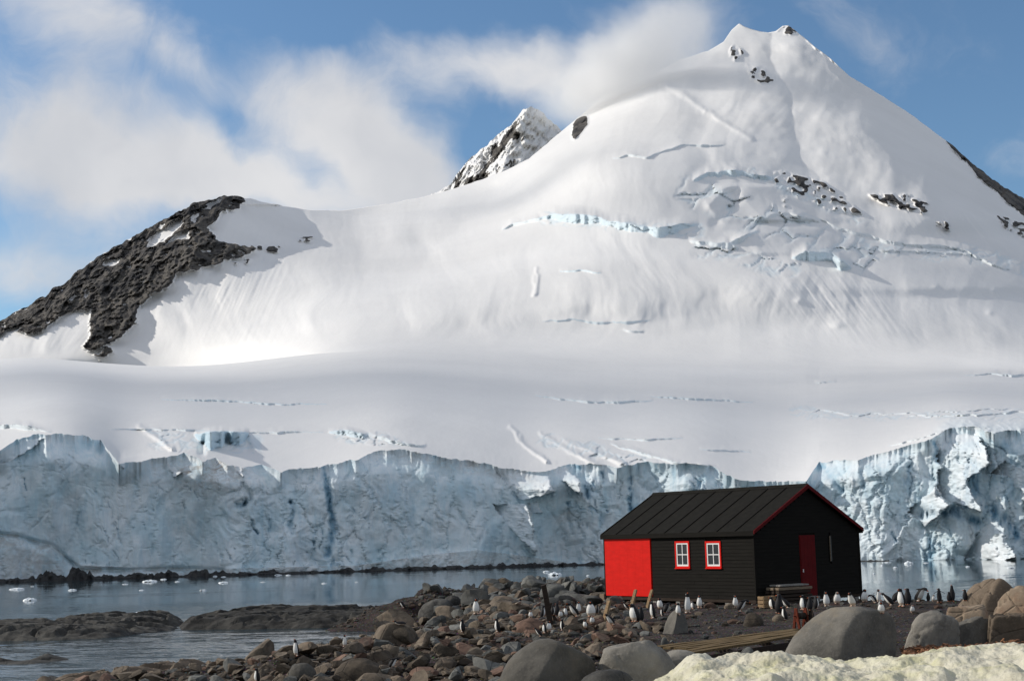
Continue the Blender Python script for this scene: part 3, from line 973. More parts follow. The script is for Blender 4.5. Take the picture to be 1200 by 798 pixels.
def stone_material(name, lo, hi, accent, amt, scale=1.6, spec=0.35, crack=0.55):
    m, n = material(name)
    pos = n.coord('World')
    inf = n.n.new('ShaderNodeObjectInfo').outputs['Random']
    a = n.noise(pos, scale, 8, 0.65)
    g = n.noise(pos, 22, 5, 0.7)
    crk = n.voro(n.coord('World', (1, 1, 1.6), (0.4, 0.3, 0)), scale * 0.9, 'DISTANCE_TO_EDGE')
    c = n.mix(n.ramp(a, 0.3, 0.7), lo, hi)
    c = n.mix(n.ramp(g, 0.5, 0.75, 0, 0.45), c, tuple(min(1, q * 1.5) for q in hi))
    s2 = n.noise(pos, scale * 0.6, 6, 0.7, 0.5)
    c = n.mix(n.ramp(s2, 0.52, 0.72, 0, amt), c, accent)
    tint = n.ramp(inf, 0, 1, 0.62, 1.3)
    tv = n.new('ShaderNodeCombineColor', i0=tint, i1=tint, i2=tint).outputs[0]
    c = n.mix(1.0, c, tv, 'MULTIPLY')
    c = n.mix(n.ramp(crk, 0.012, 0.0, 0, crack), c, (0.02, 0.018, 0.016))
    h = n.math('ADD', n.math('MULTIPLY', a, 1.0), n.math('MULTIPLY', g, 0.15))
    b = n.bump(h, 0.55, 0.12)
    b = n.bump(n.ramp(crk, 0.0, 0.03), crack, 0.03, b)
    finish(n, 0.25, Base_Color=c, Roughness=0.82, Normal=b, IOR=1.4)
    return m


M_GROUND = ground_material()
M_STONE = stone_material('brown_shore_stone', (0.052, 0.043, 0.033), (0.155, 0.123, 0.090), (0.11, 0.060, 0.040), 0.35)
M_STONE2 = stone_material('grey_shore_stone', (0.050, 0.052, 0.050), (0.13, 0.13, 0.12), (0.16, 0.14, 0.10), 0.3)
M_STONE3 = stone_material('rusty_red_stone', (0.075, 0.045, 0.034), (0.155, 0.098, 0.070), (0.17, 0.145, 0.105), 0.5)
M_BOULDER = stone_material('smooth_grey_boulder', (0.090, 0.085, 0.075), (0.185, 0.172, 0.148), (0.24, 0.20, 0.145), 0.55, 1.3, crack=0.0)
M_LEDGE = stone_material('dark_ledge_rock', (0.024, 0.023, 0.022), (0.085, 0.082, 0.074), (0.13, 0.12, 0.10), 0.4, 1.2)
M_LEDGE2 = stone_material('tan_outcrop_rock', (0.115, 0.088, 0.064), (0.23, 0.18, 0.13), (0.20, 0.10, 0.055), 0.5, 0.8, crack=0.5)

gx = np.concatenate([np.arange(-16, 22, 0.11), np.arange(22, 53, 0.5)])
gy = np.concatenate([np.arange(9, 24, 0.4), np.arange(24, 64, 0.11), np.arange(64, 90, 0.2)])
GX, GY = np.meshgrid(gx, gy)
GZ = ground_z(GX, GY)
GROUND = link(tag(grid_mesh('rocky_ground', np.stack([GX, GY, GZ], -1), M_GROUND), kind='structure'))


# ---- stones
def stone_mesh(name, seed, mat, sub=3, facets=11, rough=0.10, flat=0.75, elong=1.25, sharp=1.0):
    r = random.Random(seed)
    bm = bmesh.new()
    bmesh.ops.create_icosphere(bm, subdivisions=sub, radius=1.0)
    v = np.array([p.co[:] for p in bm.verts])
    planes = []
    for _ in range(facets):
        d = np.array([r.gauss(0, 1) for _ in range(3)])
        d /= np.linalg.norm(d)
        planes.append((d, r.uniform(0.35, 0.78)))
    for d, c in planes:
        k_ = v @ d
        ex = np.maximum(k_ - c, 0) * 0.97 * sharp
        v = v - ex[:, None] * d
    n_ = fbm(v[:, 0] * 1.3 + seed, v[:, 1] * 1.3, v[:, 2] * 1.3, o=4, seed=seed)
    v = v * (1 + rough * n_)[:, None]
    v = v * np.array([elong, 1.0, flat])
    v = v / np.abs(v[:, 0]).max()
    for p, q in zip(bm.verts, v):
        p.co = q
    for f in bm.faces:
        f.smooth = True
    me = bpy.data.meshes.new(name)
    bm.to_mesh(me)
    bm.free()
    me.set_sharp_from_angle(angle=math.radians(24))
    me.materials.append(mat)
    return me


SM = [stone_mesh('stone', 300 + i, M_STONE, 3, 10, 0.09, random.uniform(0.5, 0.85), random.uniform(1.0, 1.6)) for i in range(9)]
SG = [stone_mesh('stone', 330 + i, M_STONE2, 3, 9, 0.10, random.uniform(0.5, 0.8), random.uniform(1.0, 1.7)) for i in range(8)]
SR = [stone_mesh('stone', 350 + i, M_STONE3, 3, 9, 0.10, random.uniform(0.6, 0.85), random.uniform(1.0, 1.4)) for i in range(3)]


def put_stone(me, x, y, z, r, rz, tilt=(0, 0), sink=0.3, parent=GROUND, name='stone'):
    o = bpy.data.objects.new(name, me)
    o.location = (x, y, z + r * 0.6 * (1 - 2 * sink) * 0.8)
    o.scale = (r, r, r)
    o.rotation_euler = (tilt[0], tilt[1], rz)
    return link(o, parent)


# zones of the picture: polygon, count, smallest and largest width in px, meshes
ZONES = [([(150, 800), (300, 772), (400, 752), (455, 742), (480, 770), (600, 798), (590, 800)], 120, 14, 66, SM),
         ([(430, 748), (470, 728), (560, 722), (640, 740), (640, 775), (560, 798), (480, 798), (440, 780)], 110, 12, 60, SM),
         ([(500, 722), (560, 706), (700, 712), (700, 745), (600, 740)], 38, 9, 24, SM + SR),
         ([(545, 716), (600, 697), (640, 690), (700, 692), (706, 708), (640, 714)], 46, 16, 46, SG),
         ([(690, 720), (720, 730), (720, 775), (690, 780)], 22, 9, 26, SM),
         ([(800, 715), (1060, 712), (1060, 735), (800, 738)], 10, 7, 12, SM)]
n_st = 0
for poly, cnt, a, b, meshes in ZONES:
    xs, ys = [p[0] for p in poly], [p[1] for p in poly]
    k_ = 0
    pts_ = []
    tries = 0
    while k_ < cnt and tries < 4000:
        tries += 1
        px, py = random.uniform(min(xs), max(xs)), random.uniform(min(ys), max(ys))
        if not in_poly(np.array([px]), np.array([py]), poly)[0]:
            continue
        wpx = a + (b - a) * random.random() ** 1.8
        if any(math.hypot(px - q[0], (py - q[1]) * 1.8) < 0.40 * (wpx + q[2]) for q in pts_):
            continue
        pts_.append((px, py, wpx))
        x, y, z = march(px, py)
        r = wpx * y / FPX / 2
        put_stone(random.choice(meshes), x, y, z, r, random.uniform(0, 6.3), (random.uniform(-.35, .35), random.uniform(-.35, .35)), random.uniform(0.05, 0.35))
        k_ += 1
        n_st += 1

# rubble: pebbles and cobbles too many to count, joined
tv, tf = [], []
bm = bmesh.new()
bmesh.ops.create_icosphere(bm, subdivisions=1, radius=1.0)
iv = np.array([p.co[:] for p in bm.verts])
ifc = np.array([[p.index for p in f.verts] for f in bm.faces])
bm.free()
N = 15000
cx_ = rng.uniform(-13, 19, N * 2)
cy_ = rng.uniform(25, 84, N * 2)
dens = np.where(cx_ - 0.02 * cy_ < 2.5, 1.0, 0.14)
ok = (poly_dist(cx_, cy_, SHOREPOLY) > 0.15) & (rng.random(N * 2) < dens)
cx_, cy_ = cx_[ok][:N], cy_[ok][:N]
cz_ = ground_z(cx_, cy_)
V, F = [], []
sz = 0.028 + 0.13 * rng.random(len(cx_)) ** 4.0
for i in range(len(cx_)):
    th = rng.uniform(0, 6.28)
    q = iv * (1 + rng.uniform(-0.28, 0.28, (len(iv), 1))) * sz[i] * np.array([rng.uniform(0.9, 1.7), 1.0, rng.uniform(0.5, 0.8)])
    c, s_ = math.cos(th), math.sin(th)
    q = np.stack([q[:, 0] * c - q[:, 1] * s_, q[:, 0] * s_ + q[:, 1] * c, q[:, 2]], -1) + (cx_[i], cy_[i], cz_[i] + sz[i] * 0.2)
    V.append(q)
    F.append(ifc + len(iv) * i)
V, F = np.concatenate(V), np.concatenate(F)


def tri_mesh(name, V, F, mats, fmat=None, smooth=False):
    me = bpy.data.meshes.new(name)
    me.vertices.add(len(V))
    me.vertices.foreach_set('co', V.reshape(-1).astype(np.float32))
    me.loops.add(F.size)
    me.polygons.add(len(F))
    me.loops.foreach_set('vertex_index', F.reshape(-1).astype(np.int32))
    me.polygons.foreach_set('loop_start', np.arange(0, F.size, F.shape[1], dtype=np.int32))
    me.polygons.foreach_set('loop_total', np.full(len(F), F.shape[1], dtype=np.int32))
    if fmat is not None:
        me.polygons.foreach_set('material_index', fmat.astype(np.int32))
    me.polygons.foreach_set('use_smooth', np.full(len(F), smooth))
    me.update(calc_edges=True)
    for m in mats:
        me.materials.append(m)
    return me


fm = np.repeat(rng.choice([0, 0, 0, 1, 1, 2], len(cx_)), len(ifc))
link(tag(bpy.data.objects.new('gravel', tri_mesh('gravel', V, F, [M_STONE, M_STONE2, M_STONE3], fm)), kind='stuff'))


# broken rock between the larger stones, joined
def broken_rock(name, N, region, smin, smax, mats):
    protos = []
    for q in range(12):
        me = stone_mesh('tmp', 900 + q, M_STONE, 2, 9, 0.12, random.uniform(0.5, 0.9), random.uniform(1.0, 1.7))
        v = np.zeros(len(me.vertices) * 3)
        me.vertices.foreach_get('co', v)
        f = np.array([p.vertices[:] for p in me.polygons])
        protos.append((v.reshape(-1, 3), f))
        bpy.data.meshes.remove(me)
    V, F, fm, b0 = [], [], [], 0
    k_ = 0
    while k_ < N:
        x, y = random.uniform(region[0], region[1]), random.uniform(region[2], region[3])
        if poly_dist(np.array([x]), np.array([y]), SHOREPOLY)[0] < 0.1 or x > 3.4 + 0.02 * y - 1.2 * random.random() ** 2 * 3 and y < 60:
            continue
        s_ = smin + (smax - smin) * random.random() ** 2.5
        v, f = random.choice(protos)
        R_ = np.array((Matrix.Rotation(random.uniform(0, 6.3), 3, 'Z') @ Matrix.Rotation(random.uniform(-.7, .7), 3, 'X') @ Matrix.Rotation(random.uniform(-.7, .7), 3, 'Y')))
        V.append((v * s_) @ R_.T + (x, y, float(ground_z(x, y)) + s_ * 0.15))
        F.append(f + b0)
        b0 += len(v)
        fm.append(np.full(len(f), random.choice(mats)))
        k_ += 1
    me = tri_mesh(name, np.concatenate(V), np.concatenate(F), [M_STONE, M_STONE2, M_STONE3], np.concatenate(fm))
    link(tag(bpy.data.objects.new(name, me), kind='stuff'))


broken_rock('broken_rock', 1900, (-14, 4, 26, 62), 0.07, 0.42, [0, 0, 0, 0, 0, 1, 1, 2])
broken_rock('broken_rock', 500, (-5, 7, 60, 84), 0.15, 0.75, [1, 1, 1, 0])


# ---- low ledges of bedrock standing in the sea
def ledge(name, label, poly, top, step, seed, mat, cat='rock ledge', group=None, ang=0.25, slab=1.0, rough=1.0):
    xs, ys = [p[0] for p in poly], [p[1] for p in poly]
    X, Y = np.meshgrid(np.arange(min(xs) - .5, max(xs) + .5, step), np.arange(min(ys) - .5, max(ys) + .5, step * 1.0))
    d = poly_dist(X, Y, poly) + 0.45 * rough * fbm(X / 1.6, Y / 1.2, o=4, seed=seed)
    tp = top(X, Y) if callable(top) else top
    z = tp * np.sign(d) * (1 - np.exp(-np.abs(d) / 0.75))
    c, s_ = math.cos(ang), math.sin(ang)
    u, v = X * c + Y * s_, -X * s_ + Y * c
    f1, f2, cid = cells(u / (3.2 * slab) + 0.35 * fbm(u, v, o=2, seed=seed + 9), v / (0.95 * slab), np.zeros_like(X), seed)
    crack = sstep(0.16, 0.0, f2 - f1)
    lay = fbm(u / 2.8, v / 0.5, o=5, seed=seed + 1, ridged=True)
    z = z + sstep(0, 0.8, d) * (0.42 * (cid - 0.5) - 0.30 * crack + 0.20 * lay + 0.07 * fbm(X * 2.2, Y * 3.5, o=4, seed=seed + 2, ridged=True)) * rough
    P = np.stack([X, Y, np.maximum(z, -0.8)], -1)
    o = grid_mesh(name, P, mat)
    o.data.set_sharp_from_angle(angle=math.radians(28))
    tag(o, label, cat, group)
    return link(o)


L1a = [P2(-120, 749), P2(0, 751), P2(60, 750), P2(140, 746), P2(205, 738), P2(215, 730), P2(205, 724), P2(150, 727), P2(60, 735), P2(0, 737), P2(-120, 735)]
ledge('rock_ledge', 'dark craggy low ledge in the water at the left edge, behind the small islet', L1a, 0.50, 0.09, 401, M_LEDGE, rough=0.9, ang=0.1)
L1b = [P2(212, 738), P2(300, 737), P2(400, 735), P2(480, 733), P2(530, 729), P2(560, 720), P2(540, 713), P2(470, 718), P2(400, 721), P2(300, 722), P2(250, 727), P2(216, 731)]
ledge('rock_ledge', 'long smooth brown ledge crossing the water, joined to the stony shore', L1b, 0.58, 0.09, 405, M_LEDGE, rough=0.72, slab=1.5, ang=0.12)
L2 = [P2(-90, 779), P2(0, 778), P2(40, 777), P2(81, 773), P2(78, 770), P2(40, 771), P2(25, 775), P2(0, 772), P2(-90, 774)]
ledge('rock_islet', 'small flat mossy rock islet at the left edge of the inlet', L2, 0.22, 0.06, 410, M_LEDGE, 'rock islet', rough=0.35)
L3 = [(-16.0, 41.5), (-12.3, 45.2), (-11.2, 47.3), (-9.2, 49.2), (-8.3, 49.8), (-7.9, 48.8), (-8.6, 47), (-9.8, 45.2), (-10.5, 43), (-12, 40)]
ledge('rock_slab', 'long low grey brown slab at the water edge in the lower left corner', L3, 0.85, 0.07, 420, M_LEDGE2, 'rock slab', rough=0.8, ang=0.75, slab=0.9)
L4 = [P2(20, 803), P2(60, 794), P2(90, 797), P2(110, 806)]
ledge('rock_islet', 'tip of a wet rock breaking the water in the bottom left corner', L4, 0.22, 0.06, 430, M_LEDGE, 'rock islet', rough=0.4)


# ---- big boulders
def boulder(label, px, py, wpx, hpx, seed, mat=M_BOULDER, depth=0.8, facets=7, rough=0.05, rz=0.0, tilt=(0, 0), planes=None, soft=0.07, shear=0.0, crk=0.0, name='boulder', parent=None, cat='boulder', zb=None, Yd=None, sub=5, z0=None):
    """px,py = middle of its foot; wpx,hpx = seen width and height"""
    if Yd is None:
        x, y, z = march(px, py)
    else:
        p = at_y(px, py, Yd)
        x, y, z = p
    w_ = wpx * y / FPX / 2
    h_ = hpx * y / FPX
    bm = bmesh.new()
    bmesh.ops.create_icosphere(bm, subdivisions=sub, radius=1.0)
    v = np.array([p.co[:] for p in bm.verts])
    r = random.Random(seed)
    pl = list(planes or [])
    for _ in range(facets):
        d = [r.gauss(0, 1), r.gauss(0, 1), r.gauss(0, 0.6)]
        pl.append((d, r.uniform(0.80, 0.95)))
    for d, c in pl:
        d = np.array(d, float)
        d /= np.linalg.norm(d)
        sft = soft
        ex = sft * np.logaddexp(0, (v @ d - c) / sft) * 0.90
        v = v - ex[:, None] * d
    n_ = fbm(v[:, 0] * 1.1 + seed, v[:, 1] * 1.1, v[:, 2] * 1.1, o=5, seed=seed, gain=0.48)
    n2 = fbm(v[:, 0] * 4 + seed, v[:, 1] * 4, v[:, 2] * 4, o=4, seed=seed + 5, ridged=True)
    v = v * (1 + rough * n_ + rough * 0.22 * n2)[:, None]
    if crk:
        cs_ = 1.25
        wv_ = v + 0.12 * np.stack([fbm(v[:, 0] * 2, v[:, 1] * 2, v[:, 2] * 2 + 9 * i_, o=3, seed=seed) for i_ in range(3)], 1)
        q1, q2, qi = cells(wv_[:, 0] * cs_ * 0.9 + seed, wv_[:, 1] * cs_, wv_[:, 2] * cs_ * 1.3, seed)
        v = v * (1 + crk * (0.28 * (qi - 0.5) - 0.22 * np.exp(-(q2 - q1) / 0.06)))[:, None]
    v[:, 0] *= 1 / np.abs(v[:, 0]).max()
    v[:, 2] *= 1 / v[:, 2].max()
    # the lower half runs down into the ground
    v[:, 2] = np.where(v[:, 2] < 0, v[:, 2] * 0.5, v[:, 2])
    v[:, 0] += shear * np.maximum(v[:, 2], 0)
    v[:, 0] /= 1 + 0.35 * abs(shear)
    v = v * np.array([w_, w_ * depth, h_])
    c, s_ = math.cos(rz), math.sin(rz)
    v = np.stack([v[:, 0] * c - v[:, 1] * s_, v[:, 0] * s_ + v[:, 1] * c, v[:, 2]], -1)
    for p, q in zip(bm.verts, v):
        p.co = q
    for f in bm.faces:
        f.smooth = True
    me = bpy.data.meshes.new(name)
    bm.to_mesh(me)
    bm.free()
    me.set_sharp_from_angle(angle=math.radians(40))
    me.materials.append(mat)
    o = bpy.data.objects.new(name, me)
    o.location = (x, y + w_ * depth * 0.3, z if z0 is None else z0)
    if parent is None:
        tag(o, label, cat)
        link(o)
    else:
        if label:
            o['label'] = label
        link(o, parent)
    return o


boulder('broad smooth grey boulder in front of the gable, its right side black with shade', 993, 768, 150, 55, 501, planes=[((0.9, -0.85, 0.15), 0.50), ((-0.75, -0.4, 0.8), 0.80), ((0.1, 0.0, 1), 0.85)], facets=4, Yd=29.2, rough=0.06, depth=0.62, shear=0.22, soft=0.04)
boulder('big domed grey boulder cut by the bottom edge, left of the yellowed snow', 645, 806, 124, 55, 502, planes=[((0.7, -0.8, 0.1), 0.55), ((0.5, 0.1, 0.9), 0.85)], facets=5, Yd=26.5, rough=0.08, shear=0.1, soft=0.04)
boulder('flat topped grey boulder between the domed boulder and the yellowed snow', 752, 797, 100, 45, 503, planes=[((0, -1, 0.5), 0.8), ((-0.1, 0, 1), 0.80)], facets=6, Yd=26.8, rough=0.12, shear=-0.25, crk=0.2, soft=0.04)
boulder('low rock tapering right from the flat topped boulder', 795, 778, 52, 16, 504, facets=5, Yd=28.0, rough=0.07)
boulder('dark wet rock in the bottom corner beside the flat topped boulder', 715, 812, 74, 26, 505, M_LEDGE, Yd=24.5, rough=0.06)
boulder('upright slanted rock standing alone in front of the hut wall', 795, 742, 38, 27, 506, M_BOULDER, planes=[((1, -0.5, 0.1), 0.2), ((-0.85, -0.3, 0.5), 0.55)], facets=3, rough=0.08, soft=0.05, depth=0.55)
boulder('round tan stone on bare soil before the hut corner', 883, 733, 25, 15, 507, M_STONE, facets=5, sub=4)
boulder('small pale stone near the penguins by the crate', 913, 727, 16, 7, 508, M_STONE, facets=4, sub=4)
boulder('rounded brown stone below the leaning slats', 727, 735, 17, 9, 509, M_STONE, facets=5, sub=4)
boulder('flat brown stone just left of the rounded one', 710, 737, 20, 8, 510, M_STONE, facets=6, sub=4)
boulder('flat reddish stone at the foot of the plank platform', 824, 771, 40, 9, 511, M_STONE3, facets=5, Yd=28.2, z0=1.72, sub=4)
boulder('grey flat stone wedged between platform and snow', 841, 766, 32, 8, 512, M_STONE2, facets=5, Yd=28.8, z0=1.75, sub=4)
boulder('jagged grey stone on the edge of the plank platform', 877, 762, 20, 11, 513, M_STONE2, facets=8, Yd=29.3, z0=1.85, sub=4, rough=0.12)
boulder('small mossy green stone left of the platform', 779, 756, 9, 9, 514, M_STONE2, facets=5, sub=4)
boulder('large red brown lichened rock among the penguin nests', 622, 742, 46, 17, 515, M_STONE3, facets=5, rough=0.08)
boulder('pink brown stone lying under the right hand hut window', 832, 712, 15, 6, 516, M_STONE3, facets=4, sub=4)
boulder('low tan stone by the hut wall near its corner', 855, 713, 13, 6, 517, M_STONE, facets=4, sub=4)
boulder('big blocky tan rock at the head of the inlet', 458, 756, 62, 25, 518, M_STONE, planes=[((0.2, -1, 0.3), 0.5), ((-1, -0.4, 0.5), 0.6)], facets=6, rough=0.10)
boulder('hollowed pale grey rock on the lower left shore', 353, 797, 36, 19, 519, M_BOULDER, facets=5, rough=0.08)
boulder('grey layered shoulder of rock by the bottom edge, lower left shore', 425, 797, 74, 24, 520, M_STONE, facets=6, rough=0.10, depth=0.6)
boulder('round topped dark boulder on the back shore, left end', 513, 722, 46, 20, 521, M_LEDGE, facets=5, rough=0.08)
boulder('smaller dark boulder on top of the back shore boulders', 531, 716, 30, 18, 522, M_LEDGE, facets=5, rough=0.08)
boulder('flat grey slab topping the back shore rocks beside the tall post', 650, 698, 36, 13, 523, M_STONE2, facets=5, rough=0.08)

# composite outcrop at the right edge
oc = empty('rock_outcrop', (19.0 * 29 / 50 + 0.0, 31.5, 1.8))
tag(oc, 'tall cracked tan outcrop of stacked blocks at the right edge above the snow', 'rock outcrop')


def block(px, py, w_, h_, seed, Yd, mat=M_LEDGE2, **k_):
    k_.setdefault('crk', 0.38)
    k_['soft'] = 0.03
    k_['sub'] = 5
    k_['facets'] = 9
    o = boulder(None, px, py, w_, h_, seed, mat, parent=oc, name='stone', Yd=Yd, **k_)
    o.matrix_parent_inverse = Matrix.Translation(-Vector(oc.location))
    return o


block(1162, 742, 96, 62, 601, 34.5, planes=[((-0.7, -0.4, 0.9), 0.55), ((0.1, -1, 0.35), 0.5)], facets=5, rough=0.06)
block(1205, 748, 80, 60, 602, 33.0, planes=[((-0.6, -0.7, 0.5), 0.6), ((0.2, -1, 0.2), 0.55)], facets=6, rough=0.07)
block(1136, 752, 62, 42, 603, 32.5, planes=[((-0.5, -0.9, 0.3), 0.5), ((0, 0, 1), 0.7)], facets=6, rough=0.07)
block(1190, 760, 60, 40, 604, 31.0, planes=[((-0.1, -1, 0.1), 0.45), ((0, 0, 1), 0.62)], facets=6, rough=0.05)
block(1140, 762, 74, 38, 605, 31.3, planes=[((0.1, -1, 0.25), 0.45), ((-0.3, 0, 1), 0.66)], facets=6, rough=0.07, mat=M_BOULDER)
block(1240, 762, 80, 74, 606, 32.0, planes=[((-0.3, -1, 0.2), 0.5)], facets=6, rough=0.06)
block(1170, 768, 40, 12, 608, 29.4, facets=5, rough=0.08)
boulder('brown leaning boulder with a shaded notch, left of the cracked outcrop', 1096, 765, 78, 48, 607, M_BOULDER, planes=[((0.85, -0.8, 0.0), 0.42), ((0.1, -0.2, 1), 0.85)], facets=3, Yd=30.2, rough=0.09, crk=0.35, soft=0.06, shear=0.2, depth=0.6)

# rusty weed and litter between the outcrop and the snow
N = 2600
V, F = [], []
for i in range(N):
    px, py = random.uniform(1040, 1200), random.uniform(750, 770)
    Y = random.uniform(27.2, 29.6)
    x = (px - 600) / FPX * Y
    s_ = random.uniform(0.02, 0.07)
    th = random.uniform(0, 6.28)
    q = iv[:, :] * np.array([s_ * 1.6, s_ * 0.5, s_ * 0.4])
    c, sn = math.cos(th), math.sin(th)
    q = np.stack([q[:, 0] * c - q[:, 1] * sn, q[:, 0] * sn + q[:, 1] * c, q[:, 2] + q[:, 0] * random.uniform(-.6, .6)], -1)
    V.append(q + (x, Y, ground_z(x, Y) + 0.1 + random.uniform(0, .22)))
    F.append(ifc + len(iv) * i)


def simple_material(name, col_, rough=0.8, var=0.25, scale=6.0, bump_=0.2, dist=0.02, metallic=0.0):
    m, n = material(name)
    pos = n.coord('World')
    a = n.noise(pos, scale, 6, 0.65)
    c = n.mix(n.ramp(a, 0.3, 0.7), tuple(q * (1 - var) for q in col_), tuple(min(1, q * (1 + var)) for q in col_))
    finish(n, Base_Color=c, Roughness=rough, Normal=n.bump(a, bump_, dist), Metallic=metallic)
    return m


M_WEED = simple_material('dry_rusty_weed', (0.17, 0.075, 0.032), 0.9, 0.5, 3.0)
link(tag(bpy.data.objects.new('dry_weed', tri_mesh('dry_weed', np.concatenate(V), np.concatenate(F), [M_WEED])), kind='stuff'))


# ---- yellowed old snow in the foreground
def old_snow_material():
    m, n = material('stained_old_snow')
    pos = n.coord('World')
    a = n.noise(pos, 0.9, 6, 0.6)
    g = n.noise(pos, 0.55, 5, 0.65, 0.5)
    d = n.noise(pos, 5.0, 7, 0.7)
    c = n.mix(n.ramp(a, 0.3, 0.7), (0.50, 0.47, 0.36), (0.66, 0.63, 0.51))
    c = n.mix(n.ramp(g, 0.47, 0.70, 0, 0.5), c, (0.46, 0.46, 0.17))
    c = n.mix(n.ramp(d, 0.54, 0.72, 0, 0.7), c, (0.30, 0.25, 0.17))
    h = n.math('ADD', n.noise(pos, 9, 7, 0.68), n.math('MULTIPLY', a, 1.0))
    finish(n, Base_Color=c, Roughness=0.7, Normal=n.bump(h, 0.8, 0.06), IOR=1.3)
    return m


M_OLDSNOW = old_snow_material()
SNOWTOP = curve([(700, 812), (765, 800), (790, 786), (806, 776), (830, 773), (850, 765), (862, 763), (890, 765), (960, 768), (1030, 768), (1080, 767), (1120, 762), (1160, 760), (1200, 757), (1300, 752), (1500, 750)])
pxs = np.linspace(700, 1500, 800)
st = SNOWTOP(pxs)
edgeY = 25.5 + 0 * pxs
edge_s = at_y(pxs, np.convolve(np.pad(st, 60, 'edge'), np.ones(121) / 121, 'valid'), edgeY)
rows = []
edge3 = at_y(pxs, st, edgeY)
for t_ in np.concatenate([np.linspace(-0.5, 0, 14)[:-1], np.linspace(0, 1, 150) ** 1.5]):
    Y = edgeY - t_ * 10.0 if t_ >= 0 else edgeY - t_ * 1.6
    x = edge3[:, 0] * Y / edgeY
    if t_ < 0:
        z = edge3[:, 2] - 0.9 * (-t_ / 0.5) ** 1.6
    else:
        kf = math.exp(-t_ * 10)
        z = edge3[:, 2] * kf + edge_s[:, 2] * (1 - kf) - 0.25 * t_ + 0.06 * sstep(0, 0.06, t_)
    lum = 0.5 + 0.5 * min(1, max(0, t_ + 0.2) * 4)
    z = z + (0.14 * fbm(x / 0.6, Y / 1.1, o=5, seed=701, gain=0.55) + 0.07 * fbm(x / 1.3, Y / 2.0, o=3, seed=702)) * lum
    rows.append(np.stack([x, Y, z], -1))
link(tag(grid_mesh('snow_bank', np.array(rows)[:, ::-1], M_OLDSNOW), kind='structure'))

# ================================================================== THE HUT
def paint(name, col_, rough=0.6, var=0.15, scale=5.0, grain=(1, 1, 1), worn=None, spec=0.08):
    m, n = material(name)
    g = n.noise(n.coord('Object', grain), scale, 7, 0.65)
    c = n.mix(n.ramp(g, 0.3, 0.7), tuple(q * (1 - var) for q in col_), tuple(min(1, q * (1 + var)) for q in col_))
    if worn:
        wn = n.noise(n.coord('World', (1, 1, 2.5)), 2.2, 7, 0.7)
        c = n.mix(n.ramp(wn, 0.56, 0.75, 0, worn[1]), c, worn[0])
    finish(n, spec, Base_Color=c, Roughness=rough, Normal=n.bump(g, 0.25, 0.01))
    return m


M_TAR = paint('black_tarred_board', (0.0105, 0.0094, 0.0078), 0.8, 0.25, 3.0, (0.4, 0.4, 6), ((0.021, 0.019, 0.015), 0.5))
M_ROOF = paint('black_roofing_felt', (0.0115, 0.0107, 0.0088), 0.85, 0.25, 4.0, (1, 1, 1), ((0.022, 0.020, 0.016), 0.45))
M_RED = paint('bright_red_paint', (0.66, 0.013, 0.008), 0.5, 0.08, 2.0, (1, 1, 3), ((0.48, 0.016, 0.012), 0.6))
M_DRED = paint('dull_dark_red_paint', (0.10, 0.005, 0.006), 0.6, 0.12, 3.0)
M_WHITE = paint('white_window_paint', (0.80, 0.79, 0.76), 0.5, 0.04, 5.0)
M_WOOD = paint('weathered_grey_wood', (0.20, 0.155, 0.11), 0.85, 0.35, 5.0, (0.5, 6, 6), ((0.10, 0.08, 0.06), 0.6))
M_WOOD2 = paint('tan_sawn_wood', (0.24, 0.165, 0.095), 0.85, 0.3, 5.0, (0.5, 6, 6))
M_PLANK = paint('algae_stained_plank', (0.125, 0.088, 0.045), 0.85, 0.4, 4.0, (0.3, 6, 6), ((0.04, 0.03, 0.02), 0.8))
M_DWOOD = paint('dark_soaked_timber', (0.040, 0.030, 0.024), 0.85, 0.3, 5.0, (0.5, 0.5, 6))
M_RUST = paint('red_rusted_iron', (0.085, 0.020, 0.011), 0.9, 0.45, 9.0, (1, 1, 1), ((0.05, 0.02, 0.014), 0.8))
M_CONC = paint('grey_concrete', (0.22, 0.21, 0.19), 0.9, 0.2, 6.0)
gm, gn_ = material('window_glass')
finish(gn_, Base_Color=(0.02, 0.024, 0.028), Roughness=0.06, IOR=1.5)
M_GLASS = gm

HX, HY, HYAW, HL, HW, HE, HR, HZ = 9.056, 55.0, 0.640, 8.852, 6.062, 2.628, 4.31, 1.807
hut = empty('boat_hut', (HX, HY, HZ), HYAW)
tag(hut, 'black clad wooden hut with a big red door panel and two small white windows', 'hut')
hb = np.array([math.cos(HYAW), math.sin(HYAW)])
ha = np.array([-math.sin(HYAW), math.cos(HYAW)])


def on_long(px, py):
    """point of the long wall (local y along it, local z) seen at a pixel"""
    d = ray(px, py)
    t_ = ((HX * hb[0] + HY * hb[1]) - (CAM[:2] @ hb)) / (d[:2] @ hb)
    p = CAM + d * t_
    return (p[:2] - (HX, HY)) @ ha, p[2] - HZ


def on_gable(px, py):
    d = ray(px, py)
    t_ = ((HX * ha[0] + HY * ha[1]) - (CAM[:2] @ ha)) / (d[:2] @ ha)
    p = CAM + d * t_
    return (p[:2] - (HX, HY)) @ hb, p[2] - HZ


BOXF = [(0, 3, 2, 1), (4, 5, 6, 7), (0, 1, 5, 4), (1, 2, 6, 5), (2, 3, 7, 6), (3, 0, 4, 7)]


